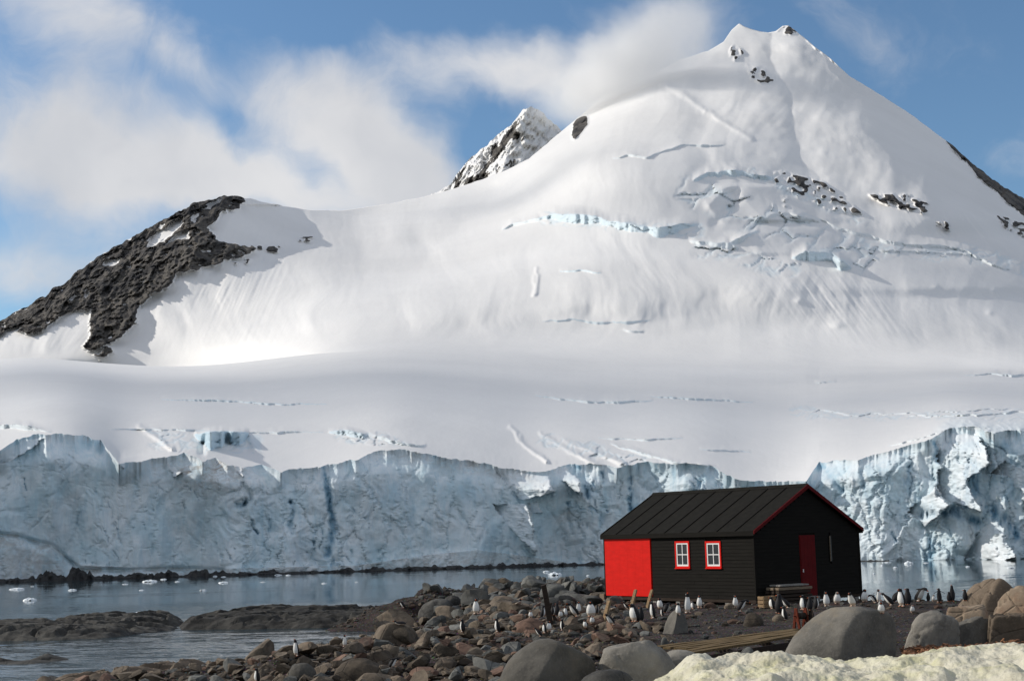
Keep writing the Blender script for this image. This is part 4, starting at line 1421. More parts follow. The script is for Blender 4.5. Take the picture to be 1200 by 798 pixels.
def box(name, lo, hi, mat, parent, bev=0.0, shift=None, label=None):
    (x0, y0, z0), (x1, y1, z1) = lo, hi
    v = [(x0, y0, z0), (x1, y0, z0), (x1, y1, z0), (x0, y1, z0), (x0, y0, z1), (x1, y0, z1), (x1, y1, z1), (x0, y1, z1)]
    if shift:
        v = [shift(*q) for q in v]
    me = raw_mesh(name, v, BOXF, mat)
    if bev:
        bm = bmesh.new()
        bm.from_mesh(me)
        bmesh.ops.bevel(bm, geom=bm.edges[:], offset=bev, segments=1, affect='EDGES')
        bm.to_mesh(me)
        bm.free()
    o = bpy.data.objects.new(name, me)
    if label:
        o['label'] = label
    return link(o, parent)


def prism(name, pts, a0, a1, axis, mat, parent, label=None):
    """polygon pts extruded along axis 'x' or 'y' between a0 and a1"""
    n = len(pts)
    v = []
    for a in (a0, a1):
        for p, z in pts:
            v.append((a, p, z) if axis == 'x' else (p, a, z))
    f = [tuple(range(n))[::-1], tuple(range(n, 2 * n))] + [(i, (i + 1) % n, n + (i + 1) % n, n + i) for i in range(n)]
    me = raw_mesh(name, v, f, mat)
    bm = bmesh.new()
    bm.from_mesh(me)
    bmesh.ops.recalc_face_normals(bm, faces=bm.faces[:])
    bm.to_mesh(me)
    bm.free()
    o = bpy.data.objects.new(name, me)
    if label:
        o['label'] = label
    return link(o, parent)


# carcass
prism('wall', [(0.03, 0), (HW - 0.03, 0), (HW - 0.03, HE - 0.05), (HW / 2, HR - 0.10), (0.03, HE - 0.05)], 0.03, HL - 0.02, 'y', M_TAR, hut)
# openings on the long wall
dy1, dz1 = on_long(711.5, 630)
dy0, dz0 = on_long(765.5, 699)
door_z0, door_z1 = 0.03, dz1
wins = []
for a_, b_ in ((791.5, 809.5), (827, 846.5)):
    y1_, zt = on_long(a_, 634)
    y0_, zb_ = on_long(b_, 665)
    wins.append((y0_, y1_, zb_, zt))
PITCHB = 0.137
nb = int(HE / PITCHB)
for i in range(nb + 1):
    z0_, z1_ = i * PITCHB, min((i + 1) * PITCHB + 0.012, HE - 0.02)
    if z1_ - z0_ < 0.03:
        continue
    cuts = [(dy0 - 0.03, HL + 1)] if z1_ < door_z1 + 0.1 else []
    for y0_, y1_, zb_, zt in wins:
        if z1_ > zb_ and z0_ < zt:
            cuts.append((y0_, y1_))
    segs, cur = [], 0.0
    for a_, b_ in sorted(cuts):
        segs.append((cur, a_))
        cur = b_
    if cur < HL:
        segs.append((cur, HL))
    for a_, b_ in segs:
        pieces = [(a_, b_)]
        if b_ - a_ > 4.5:
            m_ = a_ + (b_ - a_) * (0.35 + 0.3 * ((i * 7) % 5) / 4)
            pieces = [(a_, m_ - 0.004), (m_ + 0.004, b_)]
        for p0, p1 in pieces:
            if p1 - p0 < 0.05:
                continue
            j = random.uniform(0, 0.004)
            box('board', (-0.002, p0, z0_), (0.029, p1, z1_), M_TAR, hut,
                shift=lambda x, y, z, z0_=z0_, j=j: (x - (0.020 + j if z < z0_ + 0.01 else 0.002 + j) if x < 0.01 else x, y, z))
# gable boards
gx0, gzt = on_gable(935.5, 627)
gx1, gzb = on_gable(957.5, 694)
gzb = 0.02
vx0, vzt = on_gable(970.0, 627)
vx1, vzb = on_gable(974.5, 658)
i = 0
while i * PITCHB < HR - 0.2:
    z0_, z1_ = i * PITCHB, (i + 1) * PITCHB + 0.012
    zt = min(z1_, HR - 0.14)
    fr = max(0.0, (zt + 0.1 - HE) / (HR - HE)) * HW / 2
    segs, cur = [], fr
    if z0_ < gzt:
        segs.append((cur, gx0))
        cur = gx1
    if z1_ > vzb and z0_ < vzt:
        segs.append((cur, vx0))
        cur = vx1
    segs.append((cur, HW - fr))
    for a_, b_ in segs:
        if b_ - a_ > 0.05:
            box('board', (a_, -0.002, z0_), (b_, 0.029, zt), M_TAR, hut,
                shift=lambda x, y, z, z0_=z0_: (x, y - (0.022 if z < z0_ + 0.01 else 0.002) if y < 0.01 else y, z))
    i += 1
# corner boards
for (x_, y_) in ((-0.035, -0.035), (HW - 0.06, -0.035), (-0.035, HL - 0.06)):
    box('corner_board', (x_, y_, -0.01), (x_ + 0.095, y_ + 0.095, HE - 0.03), M_TAR, hut, 0.006)
# big red door: wide tongued boards in a thin frame
door = box('door', (-0.030, dy0 + 0.02, door_z0 + 0.01), (0.028, HL - 0.06, door_z1 - 0.01), M_RED, hut, 0.004, label='large bright red sliding door panel at the far end of the long wall')
nd = 6
wd_ = (HL - 0.07 - dy0 - 0.03) / nd
for q in range(nd):
    box('plank', (-0.052, dy0 + 0.03 + q * wd_ + 0.0008, door_z0), (-0.0305, dy0 + 0.03 + (q + 1) * wd_ - 0.0008, door_z1), M_RED, door, 0.0012)
0 and box('door_handle', (-0.085, (dy0 + HL) / 2 - 0.05, 1.0), (-0.0525, (dy0 + HL) / 2 + 0.02, 1.16), M_DRED, door, 0.01)
box('door_rail', (-0.08, dy0 - 0.2, door_z1 + 0.02), (-0.030, HL - 0.02, door_z1 + 0.07), M_TAR, hut, 0.005)
# windows
for y0_, y1_, zb_, zt in wins:
    me = raw_mesh('window', [(0, 0, 0)], [], M_RED)
    w_, h_ = y1_ - y0_, zt - zb_
    fw = 0.075
    vv, ff = [], []

    def addbox(lo, hi):
        (x0, y0, z0), (x1, y1, z1) = lo, hi
        b0 = len(vv)
        vv.extend([(x0, y0, z0), (x1, y0, z0), (x1, y1, z0), (x0, y1, z0), (x0, y0, z1), (x1, y0, z1), (x1, y1, z1), (x0, y1, z1)])
        ff.extend([tuple(b0 + k for k in f) for f in BOXF])
    addbox((-0.055, y0_, zb_), (0.035, y0_ + fw, zt))
    addbox((-0.055, y1_ - fw, zb_), (0.035, y1_, zt))
    addbox((-0.053, y0_ + fw, zt - fw), (0.035, y1_ - fw, zt))
    addbox((-0.053, y0_ + fw, zb_), (0.035, y1_ - fw, zb_ + fw * 0.8))
    win = link(bpy.data.objects.new('window', raw_mesh('window', vv, ff, M_RED)), hut)
    addbox_ = None
    box('sill', (-0.085, y0_ - 0.02, zb_ - 0.045), (0.0, y1_ + 0.02, zb_ - 0.002), M_RED, win, 0.005)
    iy0, iy1, iz0, iz1 = y0_ + fw + .002, y1_ - fw - .002, zb_ + fw * 0.8 + .002, zt - fw - .002
    vv, ff = [], []
    sw = 0.055
    addbox((-0.045, iy0, iz0), (0.012, iy0 + sw, iz1))
    addbox((-0.045, iy1 - sw, iz0), (0.012, iy1, iz1))
    addbox((-0.043, iy0 + sw, iz1 - sw), (0.012, iy1 - sw, iz1))
    addbox((-0.043, iy0 + sw, iz0), (0.012, iy1 - sw, iz0 + sw * 1.25))
    my, mz = (iy0 + iy1) / 2, (iz0 + iz1) / 2
    addbox((-0.041, my - 0.018, iz0 + sw * 1.25), (0.012, my + 0.018, iz1 - sw))
    addbox((-0.039, iy0 + sw, mz - 0.018), (0.010, my - 0.018, mz + 0.018))
    addbox((-0.039, my + 0.018, mz - 0.018), (0.010, iy1 - sw, mz + 0.018))
    link(bpy.data.objects.new('sash', raw_mesh('sash', vv, ff, M_WHITE)), win)
    for ya, yb in ((iy0 + sw, my - 0.018), (my + 0.018, iy1 - sw)):
        for za, zb2 in ((iz0 + sw * 1.25, mz - 0.018), (mz + 0.018, iz1 - sw)):
            box('pane', (-0.020, ya, za), (-0.012, yb, zb2), M_GLASS, win)
    # dark recess so nothing but the glass shows
# gable door and the slit window beside it
gd = box('door', (gx0, -0.03, gzb), (gx1, 0.028, gzt), M_DRED, hut, 0.004, label='narrow dark red door in the shaded gable')
for q in range(4):
    w4 = (gx1 - gx0 - 0.08) / 4
    box('plank', (gx0 + 0.04 + q * w4 + 0.003, -0.045, gzb + 0.02), (gx0 + 0.04 + (q + 1) * w4 - 0.003, -0.031, gzt - 0.05), M_DRED, gd)
box('door_handle', (gx0 + 0.10, -0.085, 0.95), (gx0 + 0.13, -0.046, 1.07), M_WHITE, gd, 0.004)
sl = box('window', (vx0, -0.045, vzb), (vx1, 0.028, vzt), M_TAR, hut, 0.003)
box('sash', (vx0 + 0.03, -0.058, vzb + 0.03), (vx0 + 0.06, -0.046, vzt - 0.03), M_WOOD, sl)
box('pane', (vx0 + 0.078, -0.055, vzb + 0.03), (vx1 - 0.02, -0.046, vzt - 0.03), M_GLASS, sl)

# roof: two slopes of felt panels with battens over the joints
OV, OG = 0.13, 0.14
rise, run_ = HR - HE, HW / 2
sl_len = math.hypot(rise, run_)
eave_z = HE - OV * rise / run_
NP = 9
ylist = np.linspace(-OG, HL + 0.10, NP + 1)
for side in (0, 1):
    def rs(x, y, z, side=side):
        # x: distance from eave towards ridge along run, z: thickness above the slope
        xx = -OV + x
        zz = eave_z + x * rise / run_ + z
        return ((xx, y, zz) if side == 0 else (HW - xx, y, zz))
    for q in range(NP):
        box('roof_panel', (0, ylist[q] + 0.004, 0.0), (run_ + OV, ylist[q + 1] - 0.004, 0.035 + 0.004 * random.random()), M_ROOF, hut, shift=rs)
    for q in range(NP + 1):
        yb = min(max(ylist[q], -OG + 0.03), HL + 0.07)
        box('batten', (0.01, yb - 0.022, 0.041), (run_ + OV - 0.02, yb + 0.022, 0.072), M_TAR, hut, shift=rs)
    box('eave_board', (-0.022, -OG + 0.004, -0.14), (-0.001, HL + 0.09, 0.045), M_TAR, hut, shift=lambda x, y, z, s_=side: ((-OV + x, y, eave_z + z) if s_ == 0 else (HW + OV - x, y, eave_z + z)))
prism('ridge_cap', [(HW / 2 - 0.14, HR - 0.035), (HW / 2, HR + 0.085), (HW / 2 + 0.14, HR - 0.035), (HW / 2 + 0.14, HR - 0.015), (HW / 2, HR + 0.11), (HW / 2 - 0.14, HR - 0.015)], -OG - 0.004, HL + 0.105, 'y', M_ROOF, hut)
for side in (0, 1):
    def mx(x, side=side):
        return x if side == 0 else HW - x
    pts = [(mx(-OV - 0.02), eave_z - 0.075), (mx(HW / 2), HR - 0.105 + 0.02), (mx(HW / 2), HR + 0.075), (mx(-OV - 0.02), eave_z + 0.055)]
    prism('barge_board', pts, -OG - 0.045, -OG - 0.006, 'y', M_DRED, hut)
# base beam and piers
box('sill_beam', (-0.01, 0.0, -0.13), (0.16, HL, -0.003), M_DWOOD, hut, 0.008)
box('sill_beam', (0.17, 0.0, -0.13), (HW, 0.16, -0.003), M_DWOOD, hut, 0.008)
for q in range(7):
    y_ = 0.05 + q * (HL - 0.45) / 6
    box('pier', (0.01, y_, -0.75), (0.27, y_ + 0.26, -0.135), M_CONC, hut, 0.02)
for q in range(1, 5):
    x_ = 0.1 + q * (HW - 0.5) / 4
    box('pier', (x_, 0.01, -0.75), (x_ + 0.26, 0.27, -0.135), M_CONC, hut, 0.02)
box('floor', (0.3, 0.3, -0.10), (HW - 0.1, HL - 0.1, -0.01), M_DWOOD, hut)
box('doorstep', (gx0 + 0.05, -0.42, -0.20), (gx0 + 0.62, -0.06, 0.03), M_CONC, hut, 0.02)
box('lean_board', (-0.10, HL + 0.02, -0.55), (-0.05, HL + 0.32, 0.10), M_WOOD, hut, 0.008, label='grey board standing under the far corner of the hut')


# ================================================================== things lying about
def cast(px, py):
    """first thing of the shore that the viewing ray meets"""
    d = ray(px, py)
    d = Vector(d).normalized()
    ok_, loc, nrm, idx, ob, mt = sc.ray_cast(DG, Vector(CAM), d, distance=110)
    if ok_:
        return loc
    return Vector(march(px, py))


def beam_between(name, p, q, w1, w2, mat, parent=None, bev=0.006, up=(0, 0, 1)):
    p, q = Vector(p), Vector(q)
    d = q - p
    L = d.length
    me = raw_mesh(name, [(-w1 / 2, -w2 / 2, 0), (w1 / 2, -w2 / 2, 0), (w1 / 2, w2 / 2, 0), (-w1 / 2, w2 / 2, 0),
                         (-w1 * .42, -w2 * .42, L), (w1 * .42, -w2 * .42, L * 0.985), (w1 * .42, w2 * .42, L), (-w1 * .42, w2 * .42, L * 1.01)], BOXF, mat)
    if bev:
        bm = bmesh.new()
        bm.from_mesh(me)
        bmesh.ops.subdivide_edges(bm, edges=[e for e in bm.edges if abs((e.verts[0].co - e.verts[1].co).z) > L * 0.5], cuts=4)
        for v in bm.verts:
            v.co.x += random.uniform(-.006, .006)
            v.co.y += random.uniform(-.006, .006)
        bm.to_mesh(me)
        bm.free()
    o = bpy.data.objects.new(name, me)
    o.location = p
    o.rotation_mode = 'QUATERNION'
    o.rotation_quaternion = d.to_track_quat('Z', 'Y')
    return link(o, parent)


bpy.context.view_layer.update()
for h_ in hut.children_recursive:
    h_.hide_viewport = True
DG = bpy.context.evaluated_depsgraph_get()


def post(label, base_px, top_px, w_, mat, name='wooden_post', cat='post', dy=0.0):
    b_ = cast(*base_px)
    t_ = Vector(at_y(top_px[0], top_px[1], b_.y + dy))
    o = beam_between(name, b_ - Vector((0, 0, 0.15)), t_, w_, w_ * 0.7, mat)
    return tag(o, label, cat)


post('tall dark timber post leaning left among the back shore rocks', (646, 730), (637, 685), 0.26, M_DWOOD)
post('pale slat leaning up before the red door, the left of two alike', (738, 714), (745, 691), 0.13, M_WOOD2, 'wooden_stake', 'stake', 0.3)
post('pale slat leaning up by the right edge of the red door', (757, 712), (764, 691), 0.12, M_WOOD2, 'wooden_stake', 'stake', 0.3)
post('short pale slat leaning left of the hut corner among penguins', (707, 724), (714, 704), 0.13, M_WOOD2, 'wooden_stake', 'stake', 0.2)
post('thin dark stake slanting among the nests at the back shore', (615, 723), (620, 712), 0.05, M_DWOOD, 'wooden_stake', 'stake')
post('broken dark stub of wood beside the tall post', (651, 724), (645, 706), 0.16, M_DWOOD, 'wooden_stub', 'post')

# plank platform
plat = empty('plank_platform', tuple(at_z(860, 752, 1.80)))
tag(plat, 'low platform of long weathered planks lying between the boulders and the bare soil', 'platform')
bpy.context.view_layer.update()
A_, B_, C_, D_ = (Vector(at_z(*q, 1.98)) for q in ((768, 756), (806, 768), (930, 736), (950, 744.5)))


def child(o, par):
    o.parent = par
    o.matrix_parent_inverse = Matrix.Translation(-Vector(par.location))
    return o


NPK = 6
for q in range(NPK):
    f0 = (q + 0.5) / NPK
    s0, e0 = A_.lerp(B_, f0), C_.lerp(D_, f0)
    s0 = s0 + (e0 - s0) * random.uniform(-0.03, 0.07)
    e0 = e0 + (s0 - e0) * random.uniform(-0.02, 0.05)
    wq = (B_ - A_).length / NPK * 0.40
    dirn = (e0 - s0).normalized()
    side_ = dirn.cross(Vector((0, 0, 1))).normalized()
    vs = []
    for k_ in range(7):
        c_ = s0.lerp(e0, k_ / 6) + Vector((0, 0, random.uniform(-.012, .012)))
        w2 = wq * random.uniform(0.46, 0.5)
        for sx, sz in ((-1, 0), (1, 0), (1, 1), (-1, 1)):
            vs.append(c_ + side_ * sx * w2 + Vector((0, 0, -0.05 + 0.05 * sz + 0.01 * q % 2)))
    fs = [(0, 1, 2, 3), (27, 26, 25, 24)]
    for k_ in range(6):
        for e_ in range(4):
            fs.append((k_ * 4 + e_, (k_ + 1) * 4 + e_, (k_ + 1) * 4 + (e_ + 1) % 4, k_ * 4 + (e_ + 1) % 4))
    pl_ = link(bpy.data.objects.new('plank', raw_mesh('plank', vs, fs, M_PLANK)))
    child(pl_, plat)
for f0 in (0.02, 0.35, 0.68, 0.98):
    o = beam_between('joist', A_.lerp(C_, f0) - Vector((0, 0, 0.13)), B_.lerp(D_, f0) - Vector((0, 0, 0.13)), 0.10, 0.12, M_DWOOD)
    child(o, plat)
o = beam_between('beam', B_ - Vector((0, 0.10, 0.12)), D_ - Vector((0, 0.10, 0.12)), 0.10, 0.16, M_DWOOD)
child(o, plat)

# timber stack by the gable, crate, rusted winch
hutM = Matrix.Translation((HX, HY, HZ)) @ Matrix.Rotation(HYAW, 4, 'Z')
stx0, _ = on_gable(893, 690)
stx1, _ = on_gable(934, 690)
st_ = empty('timber_stack', tuple(hutM @ Vector(((stx0 + stx1) / 2, -0.5, -0.2))), HYAW)
tag(st_, 'stack of weathered mossy timbers piled against the shaded gable left of its door', 'timber stack')
hw = (stx1 - stx0) / 2
for lv in range(5):
    for r_ in range(3):
        l_ = hw * random.uniform(0.85, 1.0)
        o_ = random.uniform(-0.08, 0.08)
        z0_ = lv * 0.135
        box('timber', (-l_ + o_, -0.33 + r_ * 0.24, z0_ + 0.003), (l_ + o_, -0.33 + r_ * 0.24 + 0.19, z0_ + random.uniform(0.10, 0.125)), M_WOOD if lv > 3 else M_DWOOD, st_, 0.015)
for q in range(4):
    box('board', (-hw * 0.9 + q * 0.04, -0.36 + q * 0.18, 0.685), (hw * random.uniform(.7, 1.0), -0.36 + q * 0.18 + 0.14, 0.745), M_CONC, st_, 0.012)
cb = cast(899, 712)
cr = empty('wooden_crate', tuple(cb), 0.5)
tag(cr, 'open tan slatted wooden crate on the ground by the hut corner', 'crate')
for lv in range(3):
    for sx in (-1, 1):
        box('slat', (-0.27, sx * 0.17 - 0.012, 0.02 + lv * 0.14), (0.27, sx * 0.17 + 0.012, 0.13 + lv * 0.14), M_WOOD2, cr)
        box('slat', (sx * 0.27 - 0.012, -0.155, 0.022 + lv * 0.14), (sx * 0.27 + 0.012, 0.155, 0.132 + lv * 0.14), M_WOOD2, cr)
for sx in (-1, 1):
    for sy in (-1, 1):
        box('corner_post', (sx * 0.235 - 0.02, sy * 0.13 - 0.02, 0.0), (sx * 0.235 + 0.02, sy * 0.13 + 0.02, 0.42), M_WOOD2, cr)
rb = march(940, 739)
wn_ = empty('rusty_winch', tuple(rb), 0.35)
wn_.scale = (0.8, 0.8, 0.8)
tag(wn_, 'red rusted iron winch with a dark drum standing at the end of the plank platform', 'winch')
for sx in (-0.20, 0.16):
    prism('leg', [(-0.27, 0.0), (-0.13, 0.0), (-0.02, 0.42), (0.02, 0.42), (0.13, 0.0), (0.27, 0.0), (0.07, 0.74), (-0.07, 0.74)], sx - 0.02, sx + 0.02, 'x', M_RUST, wn_)
    box('side_plate', (sx - 0.015, -0.10, 0.30), (sx + 0.015, 0.10, 0.76), M_RUST, wn_, 0.01)
    box('foot_bar', (sx - 0.03, -0.28, -0.04), (sx + 0.03, 0.28, 0.02), M_RUST, wn_, 0.01)


def cyl(name, p, q, r, mat, parent, seg=16):
    p, q = Vector(p), Vector(q)
    bm = bmesh.new()
    bmesh.ops.create_cone(bm, segments=seg, radius1=r, radius2=r, depth=(q - p).length, cap_ends=True)
    for f in bm.faces:
        f.smooth = len(f.verts) == 4
    me = bpy.data.meshes.new(name)
    bm.to_mesh(me)
    bm.free()
    me.materials.append(mat)
    o = bpy.data.objects.new(name, me)
    o.location = (p + q) / 2
    o.rotation_mode = 'QUATERNION'
    o.rotation_quaternion = (q - p).to_track_quat('Z', 'Y')
    return link(o, parent)


cyl('drum', (-0.18, 0, 0.5), (0.14, 0, 0.5), 0.11, M_DWOOD, wn_)
cyl('axle', (-0.30, 0, 0.5), (0.42, 0, 0.5), 0.025, M_RUST, wn_, 10)
cyl('gear_wheel', (0.30, 0, 0.5), (0.34, 0, 0.5), 0.24, M_DWOOD, wn_, 24)
box('crank', (0.40, -0.02, 0.28), (0.43, 0.02, 0.52), M_RUST, wn_, 0.005)
box('engine_block', (0.42, -0.22, -0.02), (0.85, 0.2, 0.46), M_DARK, wn_, 0.04)


# ================================================================== PENGUINS
def penguin_mesh(name, spine, head_yaw=0.0, bill=(1.0, 0.0), flip=0.12, chick=False, patch=True, feet=True, eyes=True):
    """spine: list of (forward, up, half width, half depth) from tail end to crown; +X is forward"""
    sp = np.array(spine, float)
    t_ = np.linspace(0, len(sp) - 1, 22)
    c = np.stack([np.interp(t_, range(len(sp)), sp[:, i]) for i in range(4)], 1)
    for _ in range(2):
        c[1:-1] = (c[:-2] + 2 * c[1:-1] + c[2:]) / 4
    tan = np.gradient(c[:, :2], axis=0)
    tan /= np.linalg.norm(tan, axis=1)[:, None]
    fwd = np.stack([tan[:, 1], -tan[:, 0]], 1)        # forward (belly) side, perpendicular to the spine
    SEG = 16
    verts, faces = [], []

    def tube(cen, ux, uy, ra, rb_):
        """rings: cen (n,3), unit vectors ux,uy (n,3), radii"""
        b0 = len(verts)
        n = len(cen)
        for i in range(n):
            for k_ in range(SEG):
                a = 2 * math.pi * k_ / SEG
                verts.append(tuple(cen[i] + ux[i] * ra[i] * math.cos(a) + uy[i] * rb_[i] * math.sin(a)))
        for i in range(n - 1):
            for k_ in range(SEG):
                k2 = (k_ + 1) % SEG
                faces.append((b0 + i * SEG + k_, b0 + i * SEG + k2, b0 + (i + 1) * SEG + k2, b0 + (i + 1) * SEG + k_))
        faces.append(tuple(b0 + k_ for k_ in range(SEG))[::-1])
        faces.append(tuple(b0 + (n - 1) * SEG + k_ for k_ in range(SEG)))
    n = len(c)
    cen = np.stack([c[:, 0], np.zeros(n), c[:, 1]], 1)
    ux = np.tile(np.array([0, 1.0, 0]), (n, 1))
    uy = np.stack([fwd[:, 0], np.zeros(n), fwd[:, 1]], 1)
    rw, rd = c[:, 2].copy(), c[:, 3].copy()
    rw[0] *= .5
    rd[0] *= .5
    rw[-1] *= .35
    rd[-1] *= .35
    tube(cen, ux, uy, rw, rd)
    # bill
    hc = np.array([sp[-2][0], 0, sp[-2][1]])
    bx, bz = bill
    bl = math.hypot(bx, bz)
    bd = np.array([bx / bl * math.cos(head_yaw), bx / bl * math.sin(head_yaw), bz / bl])
    side_ = np.cross(bd, [0, 0, 1.0])
    side_ /= np.linalg.norm(side_) + 1e-9
    upv = np.cross(side_, bd)
    q = np.linspace(0, 1, 6)
    cb_ = hc + np.outer(q, bd) * 0.115 + np.outer(q ** 2, [0, 0, -0.006])
    tube(cb_, np.tile(side_, (6, 1)), np.tile(upv, (6, 1)), 0.030 * (1 - q) ** 0.8 + 0.006, 0.028 * (1 - q) ** 0.9 + 0.006)
    # flippers
    iS = int(n * 0.66)
    sh = cen[iS]
    down = -np.array([tan[iS][0], 0, tan[iS][1]])
    for s_ in (-1, 1):
        d = down * math.cos(flip) + np.array([0, s_, 0]) * math.sin(flip)
        wv = uy[iS]
        nn = np.cross(d, wv)
        q = np.linspace(0, 1, 8)
        cc = sh + np.array([0, s_ * rw[iS] * 0.86, 0]) + np.outer(q, d) * 0.235 - np.outer(q ** 2, wv) * 0.03
        wr = np.array([0.020, 0.032, 0.035, 0.034, 0.031, 0.026, 0.018, 0.008])
        tube(cc, np.tile(wv, (8, 1)), np.tile(nn, (8, 1)), wr, np.full(8, 0.0115))
    # tail
    q = np.linspace(0, 1, 5)
    td = -np.array([tan[1][0], 0, tan[1][1]]) * 0.6 - uy[1] * 0.8
    cc = cen[1] - uy[1] * rd[1] * 0.5 + np.outer(q, td) * 0.13
    cc[:, 2] = np.maximum(cc[:, 2], 0.012)
    tube(cc, np.tile([0, 1.0, 0], (5, 1)), np.tile(np.cross(td, [0, 1.0, 0]) / np.linalg.norm(td), (5, 1)), 0.035 * (1 - q) + 0.01, np.full(5, 0.012))
    if feet:
        fx = cen[1][0]
        for s_ in (-1, 1):
            q = np.linspace(0, 1, 5)
            cc = np.array([fx - 0.02, s_ * 0.05, 0.035]) + np.outer(q, [0.115, s_ * 0.012, -0.018])
            tube(cc, np.tile([0, 1.0, 0], (5, 1)), np.tile([0, 0, 1.0], (5, 1)), np.array([.02, .024, .034, .042, .03]), np.array([.045, .03, .018, .013, .010]))
    me = raw_mesh(name, verts, faces, M_PENG)
    o = bpy.data.objects.new(name, me)
    col.objects.link(o)
    md = o.modifiers.new('r', 'REMESH')
    md.mode = 'VOXEL'
    md.voxel_size = 0.0095
    md.use_smooth_shade = True
    dg = bpy.context.evaluated_depsgraph_get()
    me2 = bpy.data.meshes.new_from_object(o.evaluated_get(dg))
    bpy.data.objects.remove(o)
    nv = len(me2.vertices)
    P = np.zeros(nv * 3)
    me2.vertices.foreach_get('co', P)
    P = P.reshape(-1, 3)
    # paint by place on the body
    dd = ((P[:, None, [0, 2]] - c[None, :, :2]) ** 2).sum(-1)
    ni = dd.argmin(1)
    rel = P[:, [0, 2]] - c[ni, :2]
    f_ = (rel * fwd[ni]).sum(1) / c[ni, 3]
    lat = np.abs(P[:, 1]) / c[ni, 2]
    tt = ni / (n - 1)
    black = np.array([0.013, 0.013, 0.015]) if not chick else np.array([0.16, 0.15, 0.14])
    C = np.tile(black, (nv, 1))
    belly = (f_ > 0.24 + 0.1 * (lat > 0.8)) & (tt < 0.70) & (lat < 1.10)
    C[belly] = (0.80, 0.79, 0.75)
    flp = (lat > 1.16) & (tt < 0.72)
    C[flp & (f_ > 0.15)] = (0.6, 0.6, 0.58)
    if patch:
        pt = (tt > 0.90) & (P[:, 2] > c[ni, 1] + 0.006) & (np.abs(f_) < 0.3) & (lat > 0.35)
        C[pt] = (0.78, 0.77, 0.74)
    rb_ = P - hc
    al = rb_ @ bd
    off_ = np.linalg.norm(rb_ - np.outer(al, bd), axis=1)
    C[(al > 0.062) & (off_ < 0.03)] = (0.42, 0.10, 0.03)
    if feet:
        C[(P[:, 2] < 0.028)] = (0.50, 0.17, 0.07)
    low = (P[:, 2] < 0.13) & belly
    C[low] = C[low] * np.array([0.80, 0.66, 0.55])       # soiled lower belly
    at = me2.color_attributes.new('col', 'FLOAT_COLOR', 'POINT')
    at.data.foreach_set('color', np.concatenate([C, np.ones((nv, 1))], 1).reshape(-1).astype(np.float32))
    me2.name = name
    me2.materials.clear()
    me2.materials.append(M_PENG)
    me2.polygons.foreach_set('use_smooth', [True] * len(me2.polygons))
    top = P[:, 2].max()
    return me2, top


M_PENG, pn = material('penguin_feathers')
pg = pn.noise(pn.coord('Object', (1, 1, 0.4)), 60, 4, 0.6)
pc = pn.mix(pn.ramp(pg, 0.3, 0.7, 0, 0.12), pn.attr('col', 'Color'), (0.10, 0.08, 0.07))
finish(pn, 0.15, Base_Color=pc, Roughness=0.62, Normal=pn.bump(pg, 0.15, 0.004))

STD = [(-0.03, 0.03, .06, .06), (-0.02, 0.12, .105, .10), (0.0, 0.24, .118, .112), (0.01, 0.36, .098, .09), (0.015, 0.44, .068, .062), (0.02, 0.50, .056, .058), (0.028, 0.55, .057, .062), (0.032, 0.60, .044, .048)]
SLIM = [(x * 1, z * 1.12, a * 0.88, b * 0.88) for x, z, a, b in STD]
FAT = [(-0.04, 0.03, .09, .09), (-0.03, 0.12, .135, .13), (0.0, 0.24, .14, .135), (0.02, 0.34, .115, .11), (0.03, 0.40, .082, .076), (0.045, 0.44, .062, .063), (0.058, 0.485, .058, .063), (0.064, 0.53, .044, .046)]
LEAN = [(-0.12, 0.05, .06, .06), (-0.07, 0.13, .105, .10), (0.0, 0.23, .118, .112), (0.07, 0.32, .098, .09), (0.13, 0.39, .062, .056), (0.17, 0.44, .048, .05), (0.20, 0.475, .047, .052), (0.22, 0.51, .034, .036)]
BOW = [(-0.09, 0.05, .06, .06), (-0.06, 0.14, .11, .105), (0.0, 0.25, .12, .115), (0.06, 0.35, .098, .09), (0.12, 0.41, .062, .056), (0.18, 0.425, .048, .05), (0.225, 0.40, .047, .052), (0.25, 0.37, .034, .036)]
LIE = [(-0.26, 0.07, .06, .05), (-0.17, 0.10, .115, .09), (-0.03, 0.115, .135, .105), (0.10, 0.12, .11, .095), (0.18, 0.15, .07, .06), (0.22, 0.20, .048, .05), (0.245, 0.235, .047, .05), (0.26, 0.265, .034, .034)]
PV = dict(stand=penguin_mesh('penguin', STD), look=penguin_mesh('penguin', STD, head_yaw=1.1), lookr=penguin_mesh('penguin', STD, head_yaw=-1.1),
          tall=penguin_mesh('penguin', SLIM, bill=(0.6, 0.8), flip=0.2), fat=penguin_mesh('penguin', FAT), lean=penguin_mesh('penguin', LEAN, flip=0.3),
          bow=penguin_mesh('penguin', BOW, bill=(0.75, -0.65), flip=0.2), lie=penguin_mesh('penguin', LIE, feet=False, flip=0.35),
          flap=penguin_mesh('penguin', SLIM, flip=1.0, head_yaw=0.5), chick=penguin_mesh('penguin', FAT, chick=True, patch=False))
